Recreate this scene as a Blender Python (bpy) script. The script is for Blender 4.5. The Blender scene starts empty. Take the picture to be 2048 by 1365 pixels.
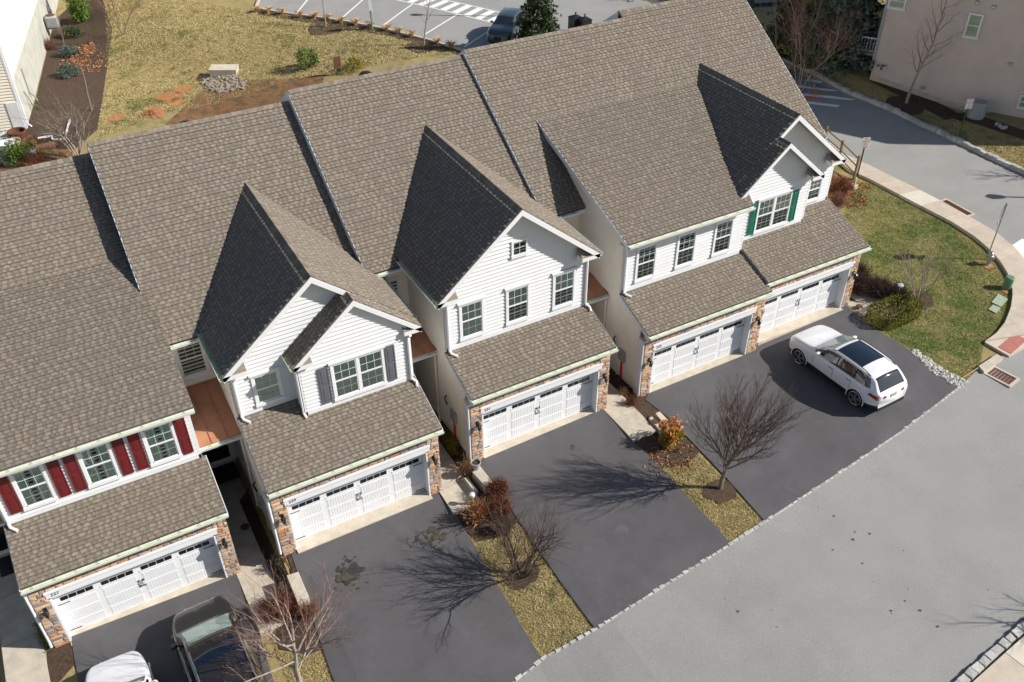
import bpy, bmesh, math, random
import numpy as np
from mathutils import Vector, Matrix, noise
from mathutils.geometry import delaunay_2d_cdt
D=bpy.data; SC=bpy.context.scene; COL=SC.collection
R=random.Random(7)
# ------------------------------------------------------------ camera, sky, sun, exposure
cam=D.objects.new('camera',D.cameras.new('camera')); COL.objects.link(cam); SC.camera=cam
cam.location=(-10.706,-21.537,23.923); cam.rotation_euler=(0.913,0.006,-0.510)
cam.data.sensor_width=36; cam.data.lens=36*1822.98/2048; cam.data.clip_end=2000; cam.data.clip_start=.1
SUN=Vector((1.24,-.77,1.0)).normalized()
W=D.worlds.new('World'); SC.world=W; W.use_nodes=True
nt=W.node_tree; bg=nt.nodes['Background']; sky=nt.nodes.new('ShaderNodeTexSky'); sky.sky_type='NISHITA'; sky.sun_disc=False
sky.sun_elevation=math.asin(SUN.z); sky.sun_rotation=math.atan2(SUN.x,SUN.y); sky.altitude=100; sky.air_density=1; sky.dust_density=.6
nt.links.new(sky.outputs[0],bg.inputs[0]); bg.inputs[1].default_value=.075
sl=D.lights.new('sun','SUN'); sl.energy=5.0; sl.angle=math.radians(.53); sl.color=(1,.955,.89)
so=D.objects.new('sun',sl); COL.objects.link(so); so.rotation_euler=SUN.to_track_quat('Z','Y').to_euler(); so.location=(0,0,60)
SC.view_settings.view_transform='Standard'; SC.view_settings.look='None'; SC.view_settings.gamma=1; SC.view_settings.exposure=.36
SC.view_settings.use_curve_mapping=False
# ------------------------------------------------------------ pixel of the photograph -> place in the world
CR=cam.rotation_euler.to_matrix(); CC=Vector(cam.location)
def ray(u,v): return CR@Vector(((u-1024)/1822.98,-(v-682.5)/1822.98,-1))
def atz(u,v,z): d=ray(u,v); return CC+d*((z-CC.z)/d.z)
def atx(u,v,x): d=ray(u,v); return CC+d*((x-CC.x)/d.x)
def aty(u,v,y): d=ray(u,v); return CC+d*((y-CC.y)/d.y)
def pix(P):
    q=CR.transposed()@(Vector(P)-CC); return 1024+1822.98*q.x/-q.z, 682.5-1822.98*q.y/-q.z
def interp(x,t):
    if x<=t[0][0]: return t[0][1]
    for (a,b),(c,d) in zip(t,t[1:]):
        if x<=c: return b+(d-b)*(x-a)/(c-a)
    return t[-1][1]
GB=[(-30,-1.5),(-16.8,-1.2),(-16.4,-.95),(-8.15,-.95),(-7.95,-.35),(-.72,-.35),(-.5,-.02),(5.6,-.02),(6.9,-.1),(13,-.1),(18.5,.05),(24,-.1),(36,-.2),(60,0)]
GS=[(-30,-2.3),(-14,-1.55),(-8,-1.15),(-2,-.85),(0,-.55),(5.4,-.28),(12,-.28),(19,-.3),(30,-.35),(60,-.3)]
def sm(t): t=min(1,max(0,t)); return t*t*(3-2*t)
GF=[(-30,-1.6),(-17.5,-1.25),(-15,-1.),(-9.2,-.97),(-7.4,-.42),(-2,-.37),(-.1,-.06),(5.6,-.04),(6.9,-.1),(13,-.1),(18.5,.0),(24,-.1),(36,-.2),(60,0)]
def h(x,y):
    f=interp(x,GB); s=interp(x,GS)
    if y<-1: w=sm((-y-1.)/.9); f=f*(1-w)+interp(x,GF)*w
    if y<0: return f+(s-f)*min(1,-y/7.8)
    if y<12: return f+(-.4-f)*sm((y-6)/6)*(1-sm((x-20)/4)) 
    b=interp(x,[(-30,-2.2),(-10,-2.),(0,-1.9),(10,-.5),(14,-.1),(40,0)])
    f2=f+(-.4-f)*(1-sm((x-20)/4))
    w=sm((y-20)/12)
    if x>20: w*=1-sm((x-20)/5)
    z=f2+(b-f2)*w
    # rises again to the parking lot
    z+=(0-z)*sm((y-(47-.25*max(-10,min(x,40))))/6)*sm((x+6)/8)
    if x>36.3 and y>2: z+=sm((x-36.3)/2.5)*max(-1.2,min(1.6,(y-14.5)*.17))
    return z
def at(u,v,dz=0):
    z=0
    for _ in range(14):
        P=atz(u,v,z+dz); z=.5*z+.5*h(P.x,P.y) if _<8 else h(P.x,P.y)
    P=atz(u,v,z+dz); return P
# ------------------------------------------------------------ materials
def N(nt,t,**k):
    n=nt.nodes.new(t)
    for a,b in k.items(): setattr(n,a,b)
    return n
def mat(name,col,rough=.8,var=.12,scale=6,col2=None,bump=0,bscale=None,metal=0,attr=None,objrand=0,spec=.3,fine=0,coat=0,wave=None,ramp=None,stain=None,detail=6,fs=22):
    m=D.materials.new(name); m.use_nodes=True; t=m.node_tree; b=t.nodes['Principled BSDF']; L=t.links.new
    b.inputs['Roughness'].default_value=rough; b.inputs['Metallic'].default_value=metal; b.inputs['Specular IOR Level'].default_value=spec
    if coat: b.inputs['Coat Weight'].default_value=coat; b.inputs['Coat Roughness'].default_value=.04
    g=N(t,'ShaderNodeNewGeometry'); ns=N(t,'ShaderNodeTexNoise'); ns.inputs['Scale'].default_value=scale; ns.inputs['Detail'].default_value=detail
    ns.inputs['Roughness'].default_value=.65; L(g.outputs['Position'],ns.inputs['Vector'])
    cr=N(t,'ShaderNodeValToRGB'); L(ns.outputs['Fac'],cr.inputs[0])
    c=Vector(col); c2=Vector(col2) if col2 else None
    if c2 is not None: cr.color_ramp.elements[0].color=(*c,1); cr.color_ramp.elements[1].color=(*c2,1)
    else: cr.color_ramp.elements[0].color=(*(c*(1-var)),1); cr.color_ramp.elements[1].color=(*(c*(1+var)),1)
    cr.color_ramp.elements[0].position=.36; cr.color_ramp.elements[1].position=.64
    out=cr.outputs[0]
    def mul(o,src,lo,hi):
        mr=N(t,'ShaderNodeMapRange'); mr.inputs[3].default_value=lo; mr.inputs[4].default_value=hi; L(src,mr.inputs[0])
        mx=N(t,'ShaderNodeVectorMath',operation='SCALE'); L(o,mx.inputs[0]); L(mr.outputs[0],mx.inputs['Scale']); return mx.outputs[0]
    if ramp:
        oi=N(t,'ShaderNodeObjectInfo'); r=N(t,'ShaderNodeValToRGB'); r.color_ramp.interpolation='CONSTANT'
        els=r.color_ramp.elements
        while len(els)<len(ramp): els.new(.5)
        for k,cc in enumerate(ramp): els[k].position=k/len(ramp); els[k].color=(*cc,1)
        L(oi.outputs['Random'],r.inputs[0]); out=mul(r.outputs[0],ns.outputs['Fac'],.55,1.45)
    if fine:
        n2=N(t,'ShaderNodeTexNoise'); n2.inputs['Scale'].default_value=scale*fs; n2.inputs['Detail'].default_value=3; L(g.outputs['Position'],n2.inputs['Vector'])
        mr=N(t,'ShaderNodeMapRange'); mr.inputs[1].default_value=.3; mr.inputs[2].default_value=.7; mr.inputs[3].default_value=1-fine; mr.inputs[4].default_value=1+fine; L(n2.outputs['Fac'],mr.inputs[0])
        mx=N(t,'ShaderNodeVectorMath',operation='SCALE'); L(out,mx.inputs[0]); L(mr.outputs[0],mx.inputs['Scale']); out=mx.outputs[0]
    if attr:
        a=N(t,'ShaderNodeAttribute',attribute_name='tone')
        r=N(t,'ShaderNodeValToRGB'); L(a.outputs['Fac'],r.inputs[0]); r.color_ramp.elements[0].color=(*attr[0],1); r.color_ramp.elements[1].color=(*attr[1],1)
        out=mul(r.outputs[0],ns.outputs['Fac'],.78,1.22)
    if objrand:
        oi=N(t,'ShaderNodeObjectInfo'); out=mul(out,oi.outputs['Random'],1-objrand,1+objrand)
    if stain:
        for sc_,lo,hi,cc,amt in stain:
            n3=N(t,'ShaderNodeTexNoise'); n3.inputs['Scale'].default_value=sc_; n3.inputs['Detail'].default_value=7; n3.inputs['Roughness'].default_value=.6; L(g.outputs['Position'],n3.inputs['Vector'])
            mr=N(t,'ShaderNodeMapRange'); mr.inputs[1].default_value=lo; mr.inputs[2].default_value=hi; mr.inputs[3].default_value=0; mr.inputs[4].default_value=amt; L(n3.outputs['Fac'],mr.inputs[0])
            mx=N(t,'ShaderNodeMix',data_type='RGBA'); L(mr.outputs[0],mx.inputs['Factor']); L(out,mx.inputs[6]); mx.inputs[7].default_value=(*cc,1); out=mx.outputs[2]
    L(out,b.inputs['Base Color'])
    if bump:
        n4=N(t,'ShaderNodeTexNoise'); n4.inputs['Scale'].default_value=bscale or scale*6; n4.inputs['Detail'].default_value=5; L(g.outputs['Position'],n4.inputs['Vector'])
        bp=N(t,'ShaderNodeBump'); bp.inputs['Strength'].default_value=bump; bp.inputs['Distance'].default_value=.02; L(n4.outputs['Fac'],bp.inputs['Height']); L(bp.outputs[0],b.inputs['Normal'])
    return m
M={}
M['white']=mat('white_vinyl',(.66,.667,.675),.5,.03,2,objrand=.02)
M['trim']=mat('white_trim',(.72,.73,.745),.4,.02,2)
M['cream']=mat('cream_siding',(.84,.77,.66),.55,.05,1.2)
M['found']=mat('concrete_foundation',(.42,.37,.29),.9,.2,3)
M['shingle']=mat('asphalt_shingle',(.3,.27,.23),.95,.1,14,attr=((.115,.094,.076),(.325,.277,.218)),bump=.5,bscale=260,spec=.15,
   stain=[(.35,.45,.75,(.20,.17,.14),.25),(9,.62,.75,(.26,.25,.17),.25)])
M['deck']=mat('roof_felt',(.16,.14,.12),.95,.1,5)
M['gutin']=mat('gutter_algae',(.40,.52,.16),.8,.35,5,col2=(.62,.68,.36))
M['copper']=mat('copper_roof',(.46,.215,.12),.5,.1,2,metal=.1,spec=.4,bump=.1,bscale=3)
M['stone']=mat('ledge_stone',(.4,.3,.2),.9,.2,24,ramp=[(.48,.33,.22),(.42,.32,.25),(.54,.39,.27),(.32,.26,.23),(.49,.31,.19),(.47,.35,.25),(.24,.21,.20),(.58,.40,.26),(.45,.22,.11),(.36,.27,.22)],bump=.8,bscale=40)
M['mortar']=mat('mortar',(.17,.12,.09),.95,.2,20)
M['conc']=mat('pale_concrete',(.52,.46,.37),.9,.12,2.5,fine=.06,stain=[(1.3,.5,.75,(.36,.31,.24),.35)],objrand=.07)
M['walk']=mat('sidewalk_concrete',(.50,.425,.34),.9,.1,1.5,fine=.07,stain=[(.8,.5,.8,(.38,.31,.24),.3)],objrand=.1)
M['walkp']=mat('pale_new_slab',(.62,.56,.46),.9,.06,2,fine=.05)
M['drive']=mat('sealed_asphalt',(.096,.091,.095),.62,.10,.9,fs=40,fine=.10,spec=.35,bump=.25,bscale=90,stain=[(.35,.52,.72,(.13,.128,.13),.5),(1.6,.60,.76,(.16,.16,.158),.35),(6,.68,.76,(.18,.18,.18),.3),(.22,.5,.75,(.072,.062,.062),.6)])
M['road']=mat('worn_road_asphalt',(.305,.298,.282),.95,.06,.5,fs=64,fine=.16,bump=.5,bscale=110,spec=.2,stain=[(.13,.5,.75,(.33,.325,.30),.5),(7,.70,.76,(.2,.19,.17),.5),(.5,.6,.8,(.265,.262,.26),.5)])
M['paint']=mat('road_paint',(.78,.78,.76),.7,.06,6,stain=[(5,.6,.7,(.4,.4,.38),.6)])
M['lawn']=mat('winter_lawn',(.36,.275,.13),.95,.15,.45,col2=(.31,.245,.10),fs=70,fine=.34,bump=1,bscale=60,stain=[(.3,.56,.66,(.14,.15,.04),.6),(1.4,.54,.66,(.12,.13,.035),.6),(3.5,.5,.72,(.36,.27,.12),.5)])
M['doorw']=mat('garage_door_white',(.74,.745,.755),.5,.03,2)
M['lawng']=mat('greener_lawn',(.30,.25,.10),.95,.15,.45,col2=(.17,.19,.05),fs=70,fine=.34,bump=1,bscale=60,stain=[(.45,.46,.6,(.10,.14,.03),.75),(2.2,.5,.66,(.33,.26,.11),.5)])
M['bladeg']=mat('green_grass_blades',(.42,.36,.16),.8,.2,.5,col2=(.20,.24,.06),fine=.25,stain=[(.45,.46,.6,(.12,.19,.03),.75),(2.2,.5,.66,(.50,.40,.18),.55)])
M['twigt']=mat('tan_twigs',(.27,.17,.135),.9,.25,12)
M['stainb']=mat('brown_oil_stain',(.075,.062,.045),.7,.2,8)
M['staing']=mat('dark_oil_stain',(.045,.044,.042),.5,.2,8)
M['mulch']=mat('dark_mulch',(.075,.048,.032),.95,.3,9,fine=.5,bump=1,bscale=60,stain=[(14,.62,.7,(.16,.09,.05),.8)])
M['mulchb']=mat('brown_straw_mulch',(.21,.11,.05),.95,.3,4,fine=.5,bump=1,bscale=40,stain=[(1.2,.5,.6,(.10,.07,.035),.8)])
M['dirt']=mat('orange_clay',(.42,.17,.07),.95,.2,5)
M['kerb']=mat('granite_block',(.44,.43,.40),.9,.14,14,objrand=.2,bump=.6,bscale=30)
M['rock']=mat('river_rock',(.4,.37,.33),.85,.2,8,ramp=[(.5,.47,.43),(.33,.29,.25),(.6,.57,.52),(.42,.36,.3),(.27,.25,.24)],bump=.5,bscale=20)
M['glass']=mat('window_glass',(.012,.016,.018),.04,.1,1,spec=.75)
M['blind']=mat('window_blind',(.66,.70,.62),.7,.05,2)
M['drape']=mat('white_curtain',(.6,.68,.64),.8,.1,3)
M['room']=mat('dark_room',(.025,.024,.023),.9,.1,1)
M['mesh']=mat('insect_screen',(.06,.06,.062),.8,.1,1)
M['black']=mat('black_metal',(.014,.014,.015),.4,.1,5,spec=.5)
M['shr']=mat('maroon_shutter',(.135,.013,.017),.45,.05,3,spec=.4)
M['shg']=mat('grey_shutter',(.115,.117,.135),.45,.05,3,spec=.4)
M['she']=mat('green_shutter',(.008,.125,.082),.45,.05,3,spec=.4)
M['steel']=mat('galvanised_steel',(.42,.43,.43),.45,.1,8,metal=.7)
M['grey']=mat('grey_utility_paint',(.33,.35,.34),.6,.08,8)
M['red']=mat('red_tag',(.55,.035,.02),.6,.1,5)
M['orange']=mat('orange_line',(.6,.2,.02),.6,.1,5)
M['green']=mat('green_utility',(.12,.23,.14),.6,.08,5)
M['sage']=mat('sage_cover',(.33,.37,.27),.8,.08,5)
M['postg']=mat('green_post',(.05,.1,.03),.6,.1,5)
M['wood']=mat('weathered_wood',(.17,.13,.06),.9,.25,8)
M['rust']=mat('rusty_iron',(.13,.055,.032),.85,.3,18)
M['brick']=mat('red_brick_pad',(.42,.155,.13),.9,.12,12,fine=.1)
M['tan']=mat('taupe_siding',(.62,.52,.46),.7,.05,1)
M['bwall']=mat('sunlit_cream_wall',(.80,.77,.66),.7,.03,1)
M['bcon']=mat('grey_concrete_wall',(.46,.45,.39),.9,.12,1.2)
M['bark']=mat('grey_bark',(.20,.165,.13),.9,.25,25)
M['barkd']=mat('dark_bark',(.095,.07,.055),.9,.25,25)
M['barkl']=mat('pale_bark',(.33,.28,.23),.9,.3,16)
M['twig']=mat('brown_twigs',(.13,.085,.065),.9,.2,12)
M['twigr']=mat('reddish_twigs',(.27,.13,.105),.9,.2,12)
M['twigg']=mat('grey_twigs',(.25,.20,.16),.9,.2,12)
M['twigb']=mat('rust_brown_twigs',(.22,.085,.045),.9,.3,12)
M['straw']=mat('dry_straw_stems',(.50,.32,.17),.85,.3,18)
M['straww']=mat('rusty_straw_stems',(.40,.20,.09),.85,.3,18)
def leafm(n,c,c2): return mat(n,c,.65,.1,3,col2=c2,spec=.25)
M['lfd']=leafm('dark_needles',(.022,.042,.018),(.07,.10,.032))
M['lfb']=leafm('blue_needles',(.055,.09,.075),(.11,.15,.12))
M['lfg']=leafm('green_leaves',(.07,.13,.02),(.15,.23,.04))
M['lfh']=leafm('hedge_leaves',(.11,.12,.012),(.22,.21,.025))
M['lfo']=leafm('orange_leaves',(.55,.16,.04),(.6,.30,.09))
M['lfy']=leafm('yellow_green_leaves',(.14,.14,.015),(.30,.22,.02))
M['lfr']=leafm('dead_brown_leaves',(.30,.12,.055),(.42,.22,.11))
M['blade']=mat('grass_blades',(.52,.41,.205),.8,.2,.5,col2=(.43,.36,.16),stain=[(.3,.56,.66,(.14,.17,.04),.6),(1.4,.54,.66,(.12,.15,.03),.65)],attr=None,fine=.25)
# ------------------------------------------------------------ object helpers
def link(o,parent=None):
    COL.objects.link(o)
    if parent is not None: o.parent=parent
    return o
def me(name,v,f,m,smooth=False,tone=None):
    d=D.meshes.new(name); d.from_pydata([tuple(a) for a in v],[],f); 
    for k in (m if isinstance(m,(list,tuple)) else [m]): d.materials.append(M[k] if isinstance(k,str) else k)
    if smooth: d.polygons.foreach_set('use_smooth',[True]*len(d.polygons))
    if tone is not None:
        a=d.attributes.new('tone','FLOAT','POINT'); a.data.foreach_set('value',tone)
    return d
def obj(name,mesh,parent=None,loc=None,rot=None,scale=None,mw=None,kind=None):
    o=D.objects.new(name,mesh)
    if mw is not None: o.matrix_local=mw
    if loc is not None: o.location=loc
    if rot is not None: o.rotation_euler=rot
    if scale is not None: o.scale=scale
    if kind: o['kind']=kind
    return link(o,parent)
def thing(name,label,cat,loc=(0,0,0),rz=0,group=None):
    o=D.objects.new(name,None); link(o); o.location=loc; o.rotation_euler=(0,0,rz); o['label']=label; o['category']=cat; o.empty_display_size=.1
    if group: o['group']=group
    return o
def tag(o,label,cat,group=None):
    o['label']=label; o['category']=cat
    if group: o['group']=group
    return o
class MB:
    def __init__(s): s.v=[]; s.f=[]; s.t=[]
    def add(s,v,f,tone=None):
        n=len(s.v); s.v+= [tuple(a) for a in v]; s.f+=[[i+n for i in q] for q in f]; s.t+= (tone if isinstance(tone,list) else [tone or 0]*len(v)); return s
    def box(s,x0,x1,y0,y1,z0,z1,tone=None):
        return s.add([(x0,y0,z0),(x1,y0,z0),(x1,y1,z0),(x0,y1,z0),(x0,y0,z1),(x1,y0,z1),(x1,y1,z1),(x0,y1,z1)],[(0,3,2,1),(4,5,6,7),(0,1,5,4),(1,2,6,5),(2,3,7,6),(3,0,4,7)],tone)
    def prism(s,poly,axis,a,b):   # poly of 2d pts extruded along axis
        n=len(poly)
        def P(p,t): return {'x':(t,p[0],p[1]),'y':(p[0],t,p[1]),'z':(p[0],p[1],t)}[axis]
        v=[P(p,a) for p in poly]+[P(p,b) for p in poly]
        f=[list(range(n)),list(range(2*n-1,n-1,-1))]+[[i,i+n,(i+1)%n+n,(i+1)%n] for i in range(n)]
        return s.add(v,f)
    def tube(s,pts,r,n=6,cap=True):
        rs=r if isinstance(r,(list,tuple)) else [r]*len(pts); base=len(s.v); pts=[Vector(p) for p in pts]; vs=[];u=None
        for i,p in enumerate(pts):
            d=(pts[min(i+1,len(pts)-1)]-pts[max(i-1,0)]); d=d.normalized() if d.length>1e-9 else Vector((0,0,1))
            if u is None: u=d.orthogonal().normalized()
            else:
                u=u-d*u.dot(d); u=u.normalized() if u.length>1e-6 else d.orthogonal().normalized()
            w=d.cross(u)
            for k in range(n): a=2*math.pi*k/n; vs.append(p+(u*math.cos(a)+w*math.sin(a))*rs[i])
        f=[[i*n+k,i*n+(k+1)%n,(i+1)*n+(k+1)%n,(i+1)*n+k] for i in range(len(pts)-1) for k in range(n)]
        if cap: f+= [list(range(n-1,-1,-1)),list(range((len(pts)-1)*n,len(pts)*n))]
        return s.add(vs,f)
    def lathe(s,prof,c=(0,0,0),n=16):
        vs=[(c[0]+r*math.cos(2*math.pi*k/n),c[1]+r*math.sin(2*math.pi*k/n),c[2]+z) for r,z in prof for k in range(n)]
        f=[[i*n+k,i*n+(k+1)%n,(i+1)*n+(k+1)%n,(i+1)*n+k] for i in range(len(prof)-1) for k in range(n)]
        f+=[list(range(n-1,-1,-1)),list(range((len(prof)-1)*n,len(prof)*n))]
        return s.add(vs,f)
    def mesh(s,name,m,smooth=False): return me(name,s.v,s.f,m,smooth,s.t if any(s.t) else None)
    def obj(s,name,m,parent=None,smooth=False,kind=None,**k): return obj(name,s.mesh(name,m,smooth),parent,kind=kind,**k)
def bevel(o,w=.01,seg=1):
    b=o.modifiers.new('bevel','BEVEL'); b.width=w; b.segments=seg; b.limit_method='ANGLE'; return o
def inpoly(x,y,P):
    c=False; j=len(P)-1
    for i in range(len(P)):
        xi,yi=P[i]; xj,yj=P[j]
        if (yi>y)!=(yj>y) and x<(xj-xi)*(y-yi)/(yj-yi)+xi: c=not c
        j=i
    return c
def drape(name,poly,m,off=.0,step=1.,kind='structure',parent=None,thick=0,H=h):
    P=[(p[0],p[1]) for p in poly]; pts=[]; 
    for i in range(len(P)):
        a,b=Vector(P[i]),Vector(P[(i+1)%len(P)]); n=max(1,int((b-a).length/step))
        pts+=[tuple(a.lerp(b,k/n)) for k in range(n)]
    nb=len(pts); xs=[p[0] for p in P]; ys=[p[1] for p in P]
    x=min(xs)+step/2
    while x<max(xs):
        y=min(ys)+step/2
        while y<max(ys):
            if inpoly(x,y,P): pts.append((x,y))
            y+=step
        x+=step
    vo,_,fo,*_r=delaunay_2d_cdt([Vector(p) for p in pts],[(i,(i+1)%nb) for i in range(nb)],[],1,1e-4)
    v=[(p.x,p.y,H(p.x,p.y)+off) for p in vo]; f=[list(q) for q in fo]
    f=[q for q in f if inpoly(sum(v[i][0] for i in q)/3,sum(v[i][1] for i in q)/3,P)]
    for q in f:
        a,b,c=[Vector(v[i]) for i in q[:3]]
        if (b-a).cross(c-a).z<0: q.reverse()
    if thick:
        b0=len(v)
        ring=pts[:nb]
        for p in ring: v.append((p[0],p[1],H(*p)+off)); v.append((p[0],p[1],H(*p)+off-thick))
        f+=[[b0+2*i,b0+2*i+1,b0+2*((i+1)%nb)+1,b0+2*((i+1)%nb)] for i in range(nb)]
    o=obj(name,me(name,v,f,m),parent,kind=kind); return o
def px(*l): return [tuple(at(*p)[:2]) for p in l]
# ------------------------------------------------------------ glass that lets the light in
def glassmat(name,tint,mixmin=.12,rough=.02):
    m=D.materials.new(name); m.use_nodes=True; t=m.node_tree; t.nodes.clear(); L=t.links.new
    o=N(t,'ShaderNodeOutputMaterial'); tr=N(t,'ShaderNodeBsdfTransparent'); gl=N(t,'ShaderNodeBsdfGlossy'); mx=N(t,'ShaderNodeMixShader'); fr=N(t,'ShaderNodeFresnel'); fr.inputs[0].default_value=1.5
    tr.inputs[0].default_value=(*tint,1); gl.inputs['Roughness'].default_value=rough; gl.inputs[0].default_value=(.9,.93,.95,1)
    ad=N(t,'ShaderNodeMath',operation='ADD'); ad.inputs[1].default_value=mixmin; L(fr.outputs[0],ad.inputs[0]); L(ad.outputs[0],mx.inputs[0]); L(tr.outputs[0],mx.inputs[1]); L(gl.outputs[0],mx.inputs[2]); L(mx.outputs[0],o.inputs[0]); return m
M['pane']=glassmat('clear_pane',(.80,.90,.84),.05)
# ------------------------------------------------------------ shingles
E_=.130
def strip(length,rng,heavy):
    v=[];f=[];t=[]
    def q(a,fs,tn): n=len(v); v.extend(a); f.extend([[i+n for i in k] for k in fs]); t.extend(tn)
    t0=.03 if heavy else .010; b=.42+rng.uniform(-.07,.07)
    ym=.09; q([(0,0,t0),(length,0,t0),(length,ym,t0*.35),(0,ym,t0*.35),(0,0,-.002),(length,0,-.002)],[(0,1,2,3),(4,5,1,0)],[b]*4+[.0]*2); q([(0,ym,t0*.35),(length,ym,t0*.35),(length,E_+.02,.001),(0,E_+.02,.001)],[(0,1,2,3)],[b*.35]*4)  # lower edge face toned to black at its foot: course shadow put into colour
    x=rng.uniform(-.12,.1)
    while x<length:
        w=rng.uniform(.08,.17); a=max(0,x); c=min(length,x+w); x+=w+rng.uniform(.05,.12)
        if c-a<.02: continue
        g=rng.choice([rng.uniform(.42,.6),rng.uniform(.6,.8),rng.uniform(.7,.88)]); z1=t0+.009; z2=.009
        zm=z1+(z2-z1)*.74; yt=E_*.76; q([(a,-.002,z1),(c,-.002,z1),(c,yt,zm),(a,yt,zm),(a,-.002,0),(c,-.002,0),(a,E_-.004,0),(c,E_-.004,0)],[(0,1,2,3),(4,5,1,0),(6,4,0,3),(5,7,2,1)],[g]*4+[.02]*4); q([(a,yt,zm),(c,yt,zm),(c,E_-.004,z2),(a,E_-.004,z2)],[(0,1,2,3)],[g*.5]*4)  # tab edges also darken at the foot, deepening the course shadow by tone
    return v,f,t
RS=random.Random(11)
VAR={hv:[strip(1.,RS,hv) for _ in range(14)] for hv in (0,1)}
VARM={hv:[me('shingle_strip',*s[:2],'shingle',tone=s[2]) for s in VAR[hv]] for hv in (0,1)}
class Roofs:
    def __init__(s): s.items=[]
    def plane(s,root,O,U,V,w,l,off,name='roof',cutL=None,cutR=None,th=.10):
        """deck slab + list of shingle strips. O lower-left corner (local to root), off = root location"""
        U=Vector(U).normalized(); V=Vector(V).normalized(); Nn=U.cross(V); O=Vector(O)
        cl=cutL or (lambda y:0.); cr_=cutR or (lambda y:w)
        c=[O+U*cl(0),O+U*cr_(0),O+U*cr_(l)+V*l,O+U*cl(l)+V*l]
        v=[p-Nn*.004 for p in c]+[p-Nn*th for p in c]
        deck=obj(name,me(name,v,[(0,1,2,3),(7,6,5,4),(0,4,5,1),(1,5,6,2),(2,6,7,3),(3,7,4,0)],'deck'),root)
        rng=RS; n=int(l/E_); 
        for j in range(n):
            y=j*E_; a=min(cl(y),cl(y+E_)) if cutL else 0.; b=cr_(y)
            if b-a<.05: continue
            x=a; ln=rng.uniform(.25,1.) ; hv=1 if j%2==0 else 0
            while x<b-1e-4:
                ln=min(ln,b-x); P=O+U*x+V*y
                s.items.append(((P+off-CC).length,deck,P,U,V,Nn,ln,hv)); x+=ln; ln=1.
        return deck
    def finish(s,limit=300):
        s.items.sort(key=lambda a:a[0]); rest={}
        for k,(d,deck,P,U,V,Nn,ln,hv) in enumerate(s.items):
            mw=Matrix((( U.x,V.x,Nn.x,P.x),(U.y,V.y,Nn.y,P.y),(U.z,V.z,Nn.z,P.z),(0,0,0,1)))
            i=RS.randrange(14)
            if k<limit:
                mesh=VARM[hv][i] if ln>.999 else me('shingle_strip',*(lambda q:(q[0],q[1],'shingle'))(st:=strip(ln,RS,hv)),tone=st[2])
                obj('shingle',mesh,deck,mw=mw)
            else:
                st=VAR[hv][i] if ln>.999 else strip(ln,RS,hv)
                mb=rest.setdefault(deck.name,(deck,MB()))[1]
                A=np.array(st[0])@np.array([[U.x,U.y,U.z],[V.x,V.y,V.z],[Nn.x,Nn.y,Nn.z]])+np.array(P)
                n=len(mb.v); mb.v.extend(map(tuple,A)); mb.f.extend([[a+n for a in q] for q in st[1]]); mb.t.extend(st[2])
        for deck,mb in rest.values(): mb.obj('shingle_courses','shingle',deck,kind='stuff')
# ------------------------------------------------------------ siding
def scan(poly,z):
    xs=[]
    for (a,b),(c,d) in zip(poly,poly[1:]+poly[:1]):
        if (b<=z<d) or (d<=z<b): xs.append(a+(c-a)*(z-b)/(d-b))
    return (min(xs),max(xs)) if len(xs)>=2 else None
def siding(root,poly,axis,c,sgn,m,single=True,step=.15,name='siding_board'):
    """axis 'y': wall in the plane y=c facing sgn*Y, poly in (x,z); axis 'x': plane x=c, poly in (y,z)"""
    zs=[p[1] for p in poly]; z=min(zs); big=MB()
    while z<max(zs)-.01:
        z1=min(z+step,max(zs)-1e-4); A=scan(poly,z+1e-4); B=scan(poly,z1-1e-4)
        if A and B and A[1]-A[0]>.02:
            o1,o2=c+sgn*.05,c+sgn*.004
            def P(u,o,zz): return (u,o,zz) if axis=='y' else (o,u,zz)
            v=[P(A[0],o1,z),P(A[1],o1,z),P(B[1],o2,z1),P(B[0],o2,z1),P(A[0],c,z),P(A[1],c,z)]
            f=[(0,1,2,3),(4,5,1,0)]
            if (axis=='y')==(sgn>0): f=[q[::-1] for q in f]
            if single: obj(name,me(name,v,f,m),root)
            else: big.add(v,f)
        z+=step
    if not single: big.obj('side_siding',m,root,kind='stuff')
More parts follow.
